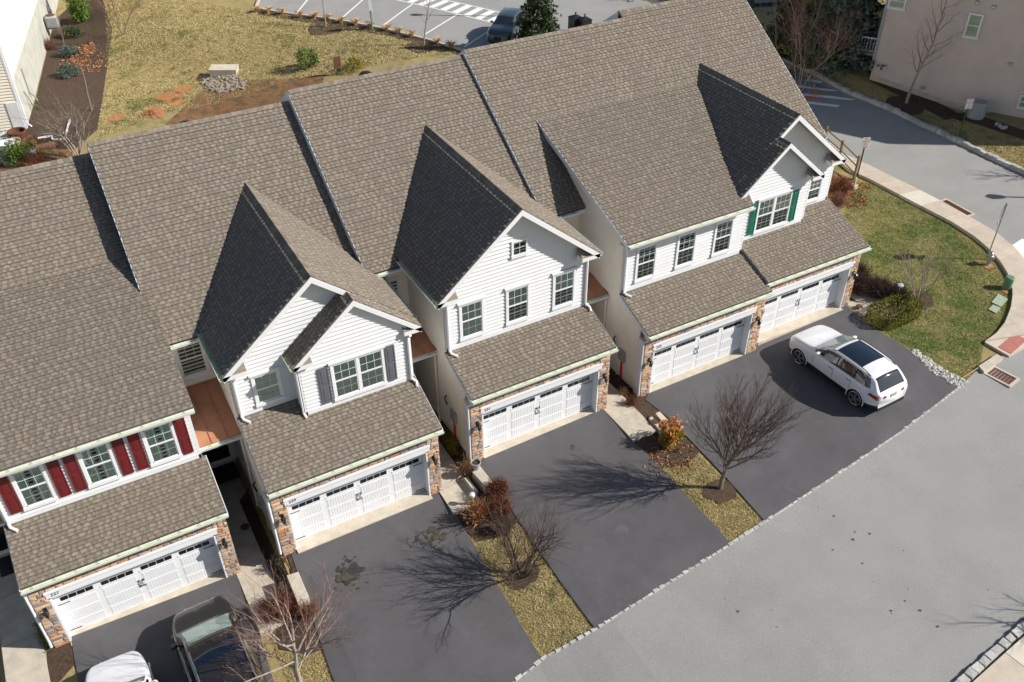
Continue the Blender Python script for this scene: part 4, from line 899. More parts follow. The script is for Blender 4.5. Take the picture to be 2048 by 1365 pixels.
# left: cream wall over a concrete base
A=at(54,258); B=at(98,80); t,L,a=wallbuilding(A,B,'tall cream building with grey concrete base at the left edge',0,0,0)
zc0=onwall(24,168,A,a); zc1=onwall(96,52,A,a)
fz0=max(1.2,zc0[1]); fz1=max(1.2,zc1[1]+.1)
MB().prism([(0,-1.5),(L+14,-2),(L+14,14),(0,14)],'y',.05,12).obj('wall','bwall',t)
MB().add([(0,.0,-1),(L+14,0,-1.5),(L+14,0,fz0),(0,0,fz0),(0,.3,-1),(L+14,.3,-1.5),(L+14,.3,fz0),(0,.3,fz0)],[(0,1,2,3),(4,7,6,5),(3,2,6,7),(0,4,5,1),(0,3,7,4)]).obj('foundation','bcon',t)
siding(t,[(.05,.1),(10,.1),(10,7.5),(.05,7.5)],'x',-.0,-1,'cream',single=False,step=.2)
MB().box(-.05,.35,-.06,.05,-.1,9).obj('corner_board','trim',t); MB().box(-.08,-.02,.05,.75,-.1,1.9).obj('corner_board','trim',t)
spout(t,[(.15,-.12,8.9),(.15,-.12,.3),(.15,-.3,.05)],r=.06)
MB().box(L+14,L+14.02,0,12,-2,14).obj('wall','bwall',t)
P=at(112,74); sx,sz=onwall(100,60,A,a)
ac=thing('air_conditioner','pale grey air conditioner on a stand against the cream wall','air conditioner',(P.x,P.y,P.z),a)
MB().box(-.45,.45,-.5,.4,.75,.8).box(-.42,-.36,-.45,-.4,0,.75).box(.36,.42,-.45,-.4,0,.75).obj('stand','steel',ac)
b=MB().box(-.5,.5,-.5,.4,.8,1.75).obj('casing','grey',ac); bevel(b,.15,3); MB().lathe([(.36,0),(.36,.03),(.1,.06)],(0,-.05,1.75),20).obj('fan_grille','rust',ac)
for k in range(9): MB().box(-.51,.51,-.51,.41,.9+k*.09,.915+k*.09).obj('louvre','steel',ac)
for k,(u,v) in enumerate([(76,240),(82,215),(70,190)]): pass
cm=MB().tube([(4.2,-.05,2.6),(4.2,-.05,.9),(4.5,-.2,.5),(4.6,-.3,.1)],.05,6).tube([(2.6,-.05,1.6),(2.9,-.15,.9),(3.2,-.2,.3)],.04,6).obj('conduit','grey',t)
# right: taupe siding wall in its own shade
A=atz(1742,143,1.0); B=atz(2048,266,-1.05); t,L,a=wallbuilding(A,B,'large taupe sided building at the top right corner, its wall in shade',0,0,0)
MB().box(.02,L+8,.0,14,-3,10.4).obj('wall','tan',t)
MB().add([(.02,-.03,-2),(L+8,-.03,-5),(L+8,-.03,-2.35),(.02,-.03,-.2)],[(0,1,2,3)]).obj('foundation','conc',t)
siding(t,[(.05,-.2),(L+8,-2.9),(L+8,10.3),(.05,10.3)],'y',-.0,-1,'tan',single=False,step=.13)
MB().box(-.1,.1,-.09,.1,.1,10.4).obj('corner_board','grey',t)
for q in ([(1941,24),(1968,31),(1953,78),(1929,70)],[(1784,-18),(1814,-10),(1808,21),(1778,12)],[(2043,188),(2075,200),(2070,222),(2040,212)]):
    xs_=[onwall(*p,A,a) for p in q]; x0=min(p[0] for p in xs_)+.05; x1=max(p[0] for p in xs_)-.05; z0=min(p[1] for p in xs_)+.1; z1=max(p[1] for p in xs_)-.1
    window(t,x0+.0,x1-.0,z0,z1,-.05,'blind',head=False,cols=1)
for u,v in ((1955,5),(1988,14),(2021,128),(1846,174)):
    x,z=onwall(u,v,A,a); bevel(MB().box(x-.12,x+.12,-.16,-.05,z-.1,z+.1).obj('vent_hood','steel',t),.03)
# porch with white railing at its back corner
def railing(t,p,q,zb_,n,hh=.95,m='trim'):
    p=Vector(p);q=Vector(q); r=MB()
    r.tube([p+Vector((0,0,zb_+hh)),q+Vector((0,0,zb_+hh))],.05,4).tube([p+Vector((0,0,zb_+.1)),q+Vector((0,0,zb_+.1))],.04,4); r=r.obj('railing',m,t)
    bm_=MB().box(-.02,.02,-.02,.02,0,hh-.1).mesh('baluster',m)
    for k in range(n+1):
        c=p.lerp(q,k/n); obj('baluster',bm_,r,loc=(c.x,c.y,c.z+zb_+.1),scale=(2.6,2.6,1.2) if k in(0,n) else (1,1,1))
MB().box(-2.9,-.1,.3,5,.9,1.05).box(-2.9,-2.7,.3,.5,-1,.9).obj('porch_deck','grey',t)
railing(t,(-2.9,.4,0),(-.1,.4,0),1.05,14); railing(t,(-2.9,.4,0),(-2.9,3.2,0),1.05,12); railing(t,(-2.9,3.2,0),(-.2,5.5,0),1.9,14)
for (u,v,z,lab_) in ((1950,235,0,'round dark air conditioner beside the taupe building, below the small vent'),):
    P=at(u,v); ac=thing('air_conditioner',lab_,'air conditioner',(P.x,P.y,P.z))
    MB().lathe([(.5,.0),(.52,.1),(.52,.95),(.46,1.05),(.3,1.05),(.28,.98)],(0,0,0),20).obj('casing','grey',ac)
    for k in range(10): MB().lathe([(.525,0),(.535,.02),(.525,.04)],(0,0,.12+k*.09),20).obj('louvre','steel',ac)
P=at(1862,191); tag(bevel(MB().box(-.35,.35,-.3,.3,0,1.05).box(-.4,.4,-.35,.35,1.05,1.12).obj('utility_cabinet','grey',loc=P),.03),'square grey cabinet against the taupe wall beside the slender bare tree','utility cabinet')
# ------------------------------------------------------------ street furniture
def sign(u,v,hh,w_,h_,label,lines,post='black',ang=-.5,back=False,col='trim',ink='black'):
    P=at(u,v); t=thing('road_sign',label,'road sign',(P.x,P.y,P.z),ang)
    MB().box(-.03,.03,-.025,.025,-.2,hh).obj('post',post,t)
    p=bevel(MB().box(-w_/2,w_/2,-.045,-.03,hh-h_,hh).obj('plate',col,t),.01)
    if not back:
        for k,l in enumerate(lines): text(l,h_/len(lines)*.62,ink,t,(0,-.047,hh-h_*(k+.5)/len(lines)),(math.pi/2,0,0),ext=.002)
    return t
sign(1918,272,2.35,.42,.62,'white sign on a green post in the grass before the taupe building',['NO','PARKING','FIRE','LANE'],'postg',-.45,ink='red')
sign(1713,358,2.5,.42,.62,'white sign on a black post behind the end of the rail fence',['NO','PARKING','FIRE','LANE'],'black',-.45,ink='red')
P=at(745,60); t=thing('road_sign','green post with two back to back pale signs on the parking lot edge','road sign',(P.x,P.y,P.z),.3)
MB().box(-.05,.05,-.05,.05,-.2,2.2).obj('post','green',t); MB().box(-.24,.05,-.08,-.06,1.5,2.3).obj('plate','grey',t); MB().box(-.05,.24,.06,.08,1.2,2.0).obj('plate','grey',t)
# stop sign seen edge on
P=at(1973,520); t=thing('stop_sign','stop sign seen edge on, leaning pole behind the fire hydrant','stop sign',(P.x,P.y,P.z),1.94)
MB().tube([(0,0,-.2),(0,0,3.1)],.032,8).obj('post','steel',t)
o8=[(.38*math.cos(math.pi/8+k*math.pi/4),2.72+.38*math.sin(math.pi/8+k*math.pi/4)) for k in range(8)]
MB().prism(o8,'x',.036,.05).obj('plate','steel',t); MB().prism(o8,'x',.05,.054).obj('face','red',t); MB().box(.03,.06,-.3,.3,2.05,2.2).obj('name_plate','grey',t)
text('STOP',.26,'trim',t,(.056,0,2.72),(math.pi/2,0,math.pi/2),ext=.002)
# hydrant
P=at(1975,531); t=thing('fire_hydrant','silver fire hydrant with a blue cap on an orange clay spot','fire hydrant',(P.x,P.y,P.z))
MB().lathe([(.15,0),(.15,.05),(.105,.06),(.105,.5),(.14,.51),(.14,.56),(.11,.58),(.09,.68),(.03,.74),(.03,.80)],(0,0,0),16).obj('barrel','steel',t,smooth=False)
for a_,r_ in ((-.9,.06),(2.2,.06),(.7,.08)): 
    c,s=math.cos(a_),math.sin(a_); MB().tube([(c*.09,s*.09,.42),(c*.2,s*.2,.42)],r_,10).obj('nozzle','steel',t)
mb_=mat('blue_cap',(.02,.08,.4),.4,.1,5); MB().tube([(.15,.13,.42),(.2,.17,.42)],.06,10).obj('cap',mb_,t)
ring('bare_clay_patch',1977,533,.28,'dirt'); ring('bare_clay_patch',2012,582,.26,'dirt')
P=at(2012,578); tag(MB().lathe([(.2,0),(.2,.55),(.21,.56),(.21,.62),(.17,.66)],(0,0,0),20).obj('utility_pedestal','green',loc=P),'pale green round utility pedestal beside the curved sidewalk','utility pedestal')
for pts,lab_ in (([(1982,607),(1996,590),(2015,601),(2001,616)],'larger of the two square green utility lids in the corner lawn'),([(1976,621),(1985,612),(2000,618),(1991,629)],'smaller of the two square green utility lids in the corner lawn')):
    o=flat('valve_box',pts,'sage',.07,.1,kind=None); tag(o,lab_,'utility lid')
P=at(1791,606); t=thing('garden_light','small white globe light between the hedge and the bare shrubs','garden light',(P.x,P.y,P.z)); MB().tube([(0,0,0),(0,0,.9)],.02,6).obj('stem','grey',t); MB().lathe([(.02,0),(.13,.03),(.13,.08),(.02,.12)],(0,0,.9),12).obj('lamp_head','trim',t)
P=at(945,1012); t=thing('garden_light','small white and yellow garden light among the straw stems','garden light',(P.x,P.y,P.z)); ym=mat('yellow_plastic',(.6,.35,.02),.5,.1,5); MB().lathe([(.05,0),(.05,.35),(.06,.4)],(0,0,.1),10).obj('stem',ym,t); MB().lathe([(.1,0),(.1,.1),(.03,.14)],(0,0,.5),12).obj('lamp_head','trim',t)
P=atz(952,937,.14); t=thing('flower_pot','grey glazed pot of dead stems standing on the cheek wall','flower pot',(P.x,P.y,.14)); MB().lathe([(.12,0),(.17,.26),(.19,.28),(.19,.32),(.16,.32),(.155,.24)],(0,0,0),18).obj('pot','grey',t); MB().lathe([(.15,0),(.15,.01)],(0,0,.25),14).obj('soil','mulch',t)
# split rail fence
F0=at(1693,346); F1=at(1707,361); F2=at(1650,306)
t=thing('rail_fence','short split rail fence running away behind the end gable','fence',(F1.x,F1.y,F1.z))
pts_=[Vector((0,0,0)),(F2-F1)*.55,(F2-F1)*1.1]
for p in pts_: MB().box(p.x-.06,p.x+.06,p.y-.05,p.y+.05,-.3,1.5).obj('post','wood',t)
for z in (.4,.85,1.3): MB().tube([pts_[0]+Vector((0,0,z)),pts_[1]+Vector((0,0,z+.05)),pts_[2]+Vector((0,0,z))],.04,5).obj('rail','wood',t)
P=at(1707,378); tag(MB().box(-.15,.15,-.15,.15,0,.25).box(-.04,.04,-.04,.04,.2,.7).obj('stone_marker','conc',loc=P),'small concrete marker at the foot of the rail fence','marker')
# drainage headwall and riprap
A_=at(423,158); B_=at(471,152); d=(B_-A_); t=thing('drain_headwall','concrete drain headwall with a round pipe mouth in the back lawn','headwall',(A_.x,A_.y,A_.z-.1),math.atan2(d.y,d.x)); Lh=d.length
MB().add([(0,0,0),(Lh,0,0),(Lh+.1,0,.75),(-.1,0,.75),(0,.9,0),(Lh,.9,0),(Lh+.1,.9,.85),(-.1,.9,.85)],[(0,1,2,3),(3,2,6,7),(1,5,6,2),(0,3,7,4)]).obj('wall','conc',t)
MB().tube([(Lh/2,-.03,.12),(Lh/2,.02,.12)],.2,14).obj('pipe_mouth','room',t)
rr=random.Random(21)
RK=[]
for k in range(8):
    bm=bmesh.new(); bmesh.ops.create_icosphere(bm,subdivisions=1,radius=.5)
    for v in bm.verts: v.co*=rr.uniform(.7,1.15); v.co.z*=.7
    m_=D.meshes.new('rock'); bm.to_mesh(m_); bm.free(); m_.materials.append(M['rock']); RK.append(m_)
def rocks(name,label,cat,pts,n,smin,smax,seed,single=False,group=None):
    r=random.Random(seed); poly=px(*pts); X0_,X1_=min(q[0] for q in poly),max(q[0] for q in poly); Y0_,Y1_=min(q[1] for q in poly),max(q[1] for q in poly)
    big=MB(); c=0
    while c<n:
        x,y=r.uniform(X0_,X1_),r.uniform(Y0_,Y1_)
        if not inpoly(x,y,poly): continue
        c+=1; s=r.uniform(smin,smax); m_=r.choice(RK); Rm=Matrix.Rotation(r.uniform(0,6),3,'Z')
        big.add([Rm@(v.co*s)+Vector((x,y,h(x,y)+s*.25)) for v in m_.vertices],[list(q.vertices) for q in m_.polygons])
    o=big.obj(name,'rock',kind='stuff'); tag(o,label,cat); return o
mrock=M['rock']
M['rock']=mat('pale_rocks',(.36,.31,.25),.9,.5,7,col2=(.20,.16,.12)); 
rocks('riprap','heap of pale stones below the drain headwall in the lawn','stones',[(400,150),(425,158),(470,152),(492,165),(488,180),(440,188),(408,178)],420,.12,.32,3)
M['rock']=mat('white_rocks',(.55,.53,.49),.9,.35,9,col2=(.36,.34,.31))
rocks('river_stones','line of white stones beside the right edge of the wide driveway','stones',[(1822,706),(1830,700),(1880,737),(1935,765),(1925,777),(1905,772),(1860,745)],230,.09,.2,4)
rocks('river_stones','few white stones in the shaded mulch by the taupe wall','stones',[(1990,245),(2012,255),(2010,262),(1988,252)],30,.15,.3,5)
rocks('rubble','loose stones at the foot of the left building','stones',[(0,268),(35,262),(48,262),(50,275),(0,290)],160,.12,.3,6)
P0,P1=at(1925,757),at(1960,737); tag(MB().tube([Vector(P0)+Vector((0,0,.05)),Vector(P1)+Vector((0,0,.12))],.02,5).obj('marker_stake','straw'),'thin wooden stake lying at the lawn corner by the storm drain','stake')
# trash bins, lamp posts behind the ridge
for (u,v,lab_) in ((1150,52,'left one of the two black bins in the parking lot'),(1168,56,'right one of the two black bins in the parking lot')):
    P=at(u,v+26); P=at(u,v+14); t=thing('litter_bin',lab_,'bin',(P.x,P.y,P.z)); MB().box(-.4,.4,-.4,.4,0,1.2).obj('body','black',t); MB().add([(-.45,-.45,1.2),(.45,-.45,1.2),(.45,.45,1.2),(-.45,.45,1.2),(0,0,1.4)],[(0,1,4),(1,2,4),(2,3,4),(3,0,4),(3,2,1,0)]).lathe([(.05,0),(.05,.15),(.1,.2)],(0,0,1.35),8).obj('lid','black',t)
def lamp(P,hh,label,r=.07):
    t=thing('street_lamp',label,'street lamp',P); MB().tube([(0,0,-.1),(0,0,hh)],r,8).obj('pole','black',t); MB().lathe([(.2,0),(.3,.35),(.1,.55)],(0,0,hh),10).obj('lantern','black',t)
P=at(1092,36); lamp(P,7,'black lamp post rising behind the dark spruce')
L_=at(1985,389); lamp((L_.x+1.15*4.6,L_.y-.8*4.6,L_.z),4.2,'black lamp post outside the right frame edge, its shadow on the street')
# pots, bins at the far left yard
rr=random.Random(8); k=0
LB=['lowest of the terracotta and grey pots at the left edge','white round tub among the pots at the left edge','broad dark tray on the pot pile at the left edge','brown pot tucked behind the white tub','small grey pot nearest the striped wall','wide grey pot beside the green bush']
for (u,v,r_,m_) in ((8,325,.5,'grey'),(15,300,.55,'trim'),(38,277,.6,'rust'),(30,292,.45,'conc'),(6,290,.4,'grey'),(22,330,.45,'grey')):
    P=at(u,v); t=MB().lathe([(r_*.7,0),(r_,r_*.8),(r_,r_*.9),(r_*.85,r_*.9),(r_*.8,r_*.5)],(0,0,0),16).obj('garden_pot',m_,loc=P); tag(t,LB[k],'pot'); k+=1
P=at(66,318); tag(bevel(MB().box(-.3,.3,-.25,.25,0,.6).obj('white_bucket','trim',loc=P),.05),'white box beside the rounded green bush, left yard','box')
for (pts,lab_) in (([(131,275),(141,243)],'pale stick lying on the mulch left of the lawn'),([(77,280),(105,276),(106,283),(130,283)],'bent pale edging strip at the lower mulch bed')):
    tag(MB().tube([Vector(at(*p))+Vector((0,0,.12)) for p in pts],.07,5).obj('edging','trim'),lab_,'edging')
# roof vent domes peeping over the ridges
for (u,v,lab_) in ((372,241,'left dark dome behind the ridge of number 229'),(732,141,'dark dome behind the ridge of number 231')):
    P=aty(u,v+14,14.5); tag(MB().lathe([(.34,0),(.32,.12),(.2,.22),(.05,.26)],(0,0,0),16).obj('roof_dome','black',loc=P),lab_,'roof vent')
P=at(672,150); t=thing('yard_sign','brown post sign in the back lawn just above the ridge','sign',(P.x,P.y,P.z)); MB().box(-.06,.06,-.05,.05,0,1.1).obj('post','wood',t); MB().box(-.05,.45,-.08,-.05,.5,1.3).obj('board','rust',t)
# ------------------------------------------------------------ plants
def grow(mb,tw,p,d,L,r,lvl,mx,rg,o):
    n=o.get('seg',4); pts=[p]; dd=d.copy(); q=p.copy()
    for k in range(n):
        dd=(dd+Vector((rg.gauss(0,1),rg.gauss(0,1),rg.gauss(0,1)))*o['wig']+Vector((0,0,o['up']))).normalized(); q=q+dd*L/n; pts.append(q.copy())
    rs=[r*(1-(1-o.get('taper',.45))*k/n) for k in range(n+1)]
    (mb if lvl<=o.get('thick',1) else tw).tube(pts,rs,o['sides'][min(lvl,len(o['sides'])-1)],cap=False)
    if lvl>=mx: return
    c=o['ch'][lvl]
    for k in range(c):
        t=o['t0'][min(lvl,len(o['t0'])-1)]+(1-o['t0'][min(lvl,len(o['t0'])-1)])*(k+rg.random()*.8)/c; i=min(n-1,int(t*n)); b=pts[i].lerp(pts[i+1],t*n-i)
        ax=(pts[i+1]-pts[i]).normalized(); s=ax.orthogonal().normalized(); s.rotate(Matrix.Rotation(2.4*k+rg.uniform(-.6,.6),3,ax)); an=o['ang'][min(lvl,len(o['ang'])-1)]*rg.uniform(.75,1.25)
        nd=(ax*math.cos(an)+s*math.sin(an)).normalized(); grow(mb,tw,b,nd,L*o['len'][min(lvl,len(o['len'])-1)]*rg.uniform(.75,1.15)*(1-.35*t if o.get('cone') else 1),r*o['rr']*(1-.3*t),lvl+1,mx,rg,o)
def tree(u,v,hh,label,o,bark='bark',twig='twig',name='bare_tree',cat='tree',P=None,seed=1,group=None,stems=1):
    P=P or at(u,v); t=thing(name,label,cat,(P.x,P.y,P.z),group=group); rg=random.Random(seed); mb=MB(); tw=MB()
    for s in range(stems):
        a=6.28*s/stems+rg.random(); lean=o.get('lean',.0) if stems>1 else .02
        grow(mb,tw,Vector((.05*math.cos(a)*(stems>1),.05*math.sin(a)*(stems>1),-.1)),Vector((math.cos(a)*lean,math.sin(a)*lean,1)).normalized(),hh*o['trunk'],o['r'],0,o['mx'],rg,o)
    mb.obj('trunk',bark,t); 
    if tw.v: tw.obj('branches',twig,t)
    return t
PEAR=dict(trunk=.60,r=.085,mx=4,sides=[8,5,4,3,3],ch=[24,10,8,4],t0=[.26,.15,.12,.15],ang=[.72,.55,.5,.6],len=[.92,.55,.46,.5],rr=.42,wig=.09,up=.12,thick=1,taper=.4,cone=True,seg=5)
tree(1440,979,5.3,'dense bare pear tree between the two nearest driveways, long branching shadow',PEAR,'bark','twig','pear_tree',seed=4)
OPEN=dict(trunk=.62,r=.095,mx=4,sides=[8,5,4,3,3],ch=[11,7,6,4],t0=[.30,.25,.2,.3],ang=[.95,.6,.6,.6],len=[.72,.6,.5,.45],rr=.42,wig=.11,up=.08,thick=1,taper=.4,seg=5)
tree(603,1374,4.6,'pale barked bare tree in the strip beside the dark car, reddish twig tips',OPEN,'barkl','twigt','bare_tree',seed=9)
VASE=dict(trunk=.8,r=.035,mx=3,sides=[6,4,3,3],ch=[7,5,4],t0=[.25,.2,.2],ang=[.55,.6,.6],len=[.55,.55,.5],rr=.5,wig=.12,up=.05,thick=0,taper=.4,lean=.38,seg=5)
tree(1045,1152,2.5,'bare multi-stem shrub tree in the grass strip between driveways 229 and 231',dict(VASE,r=.04,lean=.55,ch=[9,6,5]),'barkd','twig','bare_shrub_tree',seed=12,stems=7)
tree(1836,598,2.7,'small pale multi-stem tree in the corner lawn near the hydrant',dict(VASE,r=.03,lean=.4,ch=[6,4,3]),'barkl','twigg','bare_shrub_tree',seed=15,stems=5)
UPR=dict(trunk=.9,r=.10,mx=3,sides=[7,4,3,3],ch=[16,6,4],t0=[.28,.2,.2],ang=[.75,.6,.6],len=[.42,.45,.5],rr=.38,wig=.07,up=.05,thick=0,taper=.2,cone=True,seg=6)
tree(1812,207,7.3,'slender bare street tree standing before the taupe wall',UPR,'barkl','twigg','bare_tree',seed=20)
YT=dict(UPR,r=.06,ch=[9,4,2],mx=2)
tree(652,55,6.5,'young staked tree in a mulch ring at the parking edge, left one',YT,'barkl','twigr','young_tree',seed=22)
tree(847,92,4.8,'young bare tree in a mulch ring at the parking edge, right one',YT,'barkl','twigg','young_tree',seed=23)
tree(247,70,5.5,'thin young tree with a few brown leaves in the back lawn',dict(VASE,trunk=.7,ch=[6,4,3],r=.05,lean=.25),'bark','twigr','young_tree',seed=25,stems=3)
tree(184,222,4.2,'leaning young tree in the left mulch bed, crown of dead brown leaves',dict(UPR,trunk=.85,r=.08,ch=[8,4,3],t0=[.45,.2,.2],ang=[1.1,.6,.6]),'bark','twig','young_tree',seed=26)
tree(158,322,3.6,'clump of bare grey stems just behind the ridge of number 227',dict(VASE,r=.06,lean=.35),'barkl','twigg','bare_shrub_tree',seed=27,stems=7)
tree(130,100,3.2,'thin bare sapling between the air conditioner and the green column',YT,'bark','twigr','sapling',seed=28)
def leaves(name,m,parent,C_,Rd,n,size,seed,shape='ell',clump=40):
    rng=np.random.default_rng(seed); cc=rng.normal(size=(clump,3)); cc/=np.linalg.norm(cc,axis=1)[:,None]; cc*=rng.uniform(.45,1,(clump,1))**.5
    if shape=='dome': cc[:,2]=np.abs(cc[:,2])
    pick=rng.integers(0,clump,n); p=cc[pick]+rng.normal(size=(n,3))*.16
    if shape=='cone':
        z=1-np.sqrt(rng.uniform(0,1,n)); a=rng.uniform(0,6.28,n); lay=.78+.22*np.sin(z*46+3*np.sin(a*2+seed)); rad=(1-z)*lay*rng.uniform(.55,1.03,n)+.02
        bump=1+.16*np.sin(a*5+z*17+seed)+.1*np.sin(a*11+z*31); rad*=bump; p=np.stack([np.cos(a)*rad,np.sin(a)*rad,z*2-1],1)
    if shape=='box': p=rng.uniform(-1,1,(n,3)); k=rng.integers(0,3,n); sgn=np.sign(rng.uniform(-1,1,n)); p[np.arange(n),k]=sgn*rng.uniform(.85,1.04,n); q=np.abs(p)[:,:2].max(1); rr_=np.hypot(p[:,0],p[:,1]); s_=np.maximum(1,rr_/1.12); p[:,0]/=s_; p[:,1]/=s_
    O=p*np.array(Rd)+np.array(C_); u=rng.normal(size=(n,3)); u/=np.linalg.norm(u,axis=1)[:,None]; w=np.cross(u,rng.normal(size=(n,3))); w/=np.linalg.norm(w,axis=1)[:,None]
    s=size*rng.uniform(.6,1.4,(n,1)); V=np.empty((n*4,3)); V[0::4]=O-u*s; V[1::4]=O-w*s*.45; V[2::4]=O+u*s; V[3::4]=O+w*s*.45
    mesh=D.meshes.new(name); mesh.vertices.add(n*4); mesh.vertices.foreach_set('co',V.ravel()); mesh.loops.add(n*4); mesh.loops.foreach_set('vertex_index',np.arange(n*4)); mesh.polygons.add(n); mesh.polygons.foreach_set('loop_start',np.arange(0,n*4,4)); mesh.update(calc_edges=True); mesh.materials.append(M[m])
    return obj(name,mesh,parent)
def conifer(P,hh,rad,label,m,seed,n=5000,size=.12,name='spruce_tree'):
    t=thing(name,label,'tree',(P.x,P.y,P.z)); MB().tube([(0,0,-.1),(0,0,hh*.9)],[hh*.02,hh*.004],6).obj('trunk','barkd',t)
    tw=MB(); rg=random.Random(seed)
    for k in range(60):
        z=rg.uniform(.08,.95); a=rg.uniform(0,6.28); l=rad*(1-z)*rg.uniform(.7,1); tw.tube([(0,0,z*hh),(math.cos(a)*l,math.sin(a)*l,z*hh-.1*l)],[.02,.006],3,cap=False)
    tw.obj('branches','barkd',t); leaves('foliage',m,t,(0,0,hh*.53),(rad,rad,hh*.49),n,size,seed,'cone'); return t
P=at(1076,100); conifer(P,7.0,2.0,'dark pointed spruce behind the main ridge next to the parked car','lfd',3,7000,.13)
for k,(u,v,hh,r,m,lab_) in enumerate(((1585,120,9,2.6,'lfd','leftmost evergreen of the dark group beyond the end roof'),(1640,128,8,2.9,'lfg','bright green evergreen in the middle of the group beyond the end roof'),(1665,138,8.5,3.2,'lfb','bluish evergreen nearest the white porch railing'),(1615,95,10,3,'lfd','tall evergreen rising behind the group beyond the end roof'),(1690,85,9,2.8,'lfd','evergreen furthest right of the group, before the brown hillside'))):
    P=at(u,v); conifer(P,hh,r,lab_,m,30+k,5200,.17,'evergreen_tree')
P=at(1280,-18); conifer(P,5.,2.,'small evergreen top at the upper edge above the main ridge','lfg',41,2500,.14,'evergreen_tree')
for k,(u,v,hh,st) in enumerate(((1598,188,6.5,4),(1570,150,7.5,3),(1625,178,5.5,3))):
    tree(u,v,hh,['bare multi-stem tree with rusty leaves right at the roof edge','bare pale tree before the evergreens, left one','bare thin tree leaning over the striped crossing'][k],dict(VASE,r=.035,lean=.35,ch=[8,5,4]),'barkl','twigr' if k==0 else 'twigg','bare_tree',seed=50+k,stems=st)
tree(1715,60,8,'dark bare tree between the evergreens and the taupe corner',dict(UPR,r=.09),'barkd','twig','bare_tree',seed=55)
def shrub(u,v,rx,ry,hh,label,m,n,size,seed,shape='dome',name='shrub',base=0,P=None,rz=0,stem='barkd'):
    P=P or at(u,v); t=thing(name,label,'shrub',(P.x,P.y,P.z),rz); rg=random.Random(seed); tw=MB()
    for k in range(14): a=rg.uniform(0,6.28); tw.tube([(0,0,-.05),(math.cos(a)*rx*.5,math.sin(a)*ry*.5,hh*.4),(math.cos(a)*rx*.8,math.sin(a)*ry*.8,hh*.8)],[.02,.012,.005],4,cap=False)
    tw.obj('stems',stem,t)
    c=(0,0,base+(hh*.5 if shape!='dome' else .05)); leaves('foliage',m,t,c,(rx,ry,hh*.5 if shape!='dome' else hh*.95),n,size,seed,shape); return t
A_,B_=at(1762,640),at(1808,622); mid=(A_+B_)/2
shrub(0,0,1.35,.68,.62,'oval clipped yellow-green hedge at the head of the wide driveway','lfh',9000,.035,3,'box','boxwood_hedge',0,Vector((mid.x-.1,mid.y-.1,mid.z)),math.atan2((B_-A_).y,(B_-A_).x))
P=at(1338,888); t=shrub(0,0,.42,.45,1.25,'nandina shrub with orange and green leaves beside the cheek wall','lfo',1500,.055,5,'ell','nandina_shrub',0,P); leaves('green_foliage','lfy',t,(-.05,-.15,.55),(.38,.38,.45),1000,.05,6)
shrub(912,896,.35,.8,.5,'yellow-green ground shrub along the wall of number 231','lfy',1600,.035,7,name='low_shrub')
shrub(97,1262,.35,.6,.5,'yellow-green shrub at the left corner of number 227','lfh',1400,.035,8,name='low_shrub')
shrub(45,325,1.1,.9,1.3,'rounded green bush beside the pots at the left edge','lfg',3500,.06,9,name='green_bush')
P=at(165,42); shrub(0,0,.9,.9,3.4,'bright green column shrub at the top of the left mulch bed','lfg',6000,.08,10,'ell','column_shrub',0,P)
shrub(617,136,.75,.75,1.5,'small lone pine in the middle of the back lawn','lfg',1500,.07,11,'ell','small_pine'); shrub(708,140,.8,.7,.9,'yellowish low bush above the ridge in the back lawn','lfy',900,.06,12,name='low_shrub')
for k,(u,v,lab_) in enumerate(((146,75,'uppermost dark shrub in the left mulch bed'),(142,112,'middle dark shrub in the left mulch bed'),(140,152,'lowest dark shrub in the left mulch bed'))): shrub(u,v,.75,.7,.8,lab_,'lfb' if k else 'lfd',1400,.07,60+k,name='dark_shrub')
P=at(188,150); o=leaves('dead_leaves','lfr',None,(P.x+.6,P.y+3.6,P.z+.12),(2.2,3.2,.12),1700,.11,13); o['kind']='stuff'; tag(o,'drift of dead brown leaves around the leaning young tree','leaves')
def fallen(u,v,rx,ry,n,label,m='lfr',s=.05,seed=1):
    P=at(u,v); o=leaves('fallen_leaves',m,None,(P.x,P.y,P.z+.06),(rx,ry,.03),n,s,seed); o['kind']='stuff'; tag(o,label,'leaves')
fallen(1340,918,1.0,.8,350,'fallen leaves on the mulch under the orange shrub',seed=3); fallen(1685,395,.9,1.4,900,'rusty leaves on the bed behind the end garage','lfr',.06,4); fallen(1245,795,.5,.6,250,'leaf litter beside the downspout of number 233',seed=5)
fallen(1720,375,.5,.5,200,'orange leaves at the foot of the black sign post','lfo',.06,6); fallen(1600,185,1.6,1.5,500,'orange leaves caught in the bare stems at the roof edge','lfo',.09,7)
def twigbush(u,v,r,hh,label,m,n,seed,name='twiggy_shrub',sub=3,rad=.007,P=None,flare=1.):
    P=P or at(u,v); t=thing(name,label,'shrub',(P.x,P.y,P.z)); rg=random.Random(seed); mb=MB()
    for k in range(n):
        a=rg.uniform(0,6.28); el=rg.uniform(.25,1.5)**1.; L=rg.uniform(.6,1.05); b=Vector((rg.gauss(0,.18)*r,rg.gauss(0,.18)*r,0)); e=b+Vector((math.cos(a)*math.cos(el)*r*flare,math.sin(a)*math.cos(el)*r*flare,math.sin(el)*hh+.05))*L; m_=b.lerp(e,.5)+Vector((0,0,.1*hh))
        mb.tube([b,m_,e],[rad*1.5,rad,rad*.5],3,cap=False)
        for s in range(sub):
            c=m_.lerp(e,rg.random()); mb.tube([c,c+Vector((rg.gauss(0,.14)*r,rg.gauss(0,.14)*r,rg.uniform(.02,.25)*hh))],[rad*.8,rad*.35],3,cap=False)
    mb.obj('stems',m,t); return t
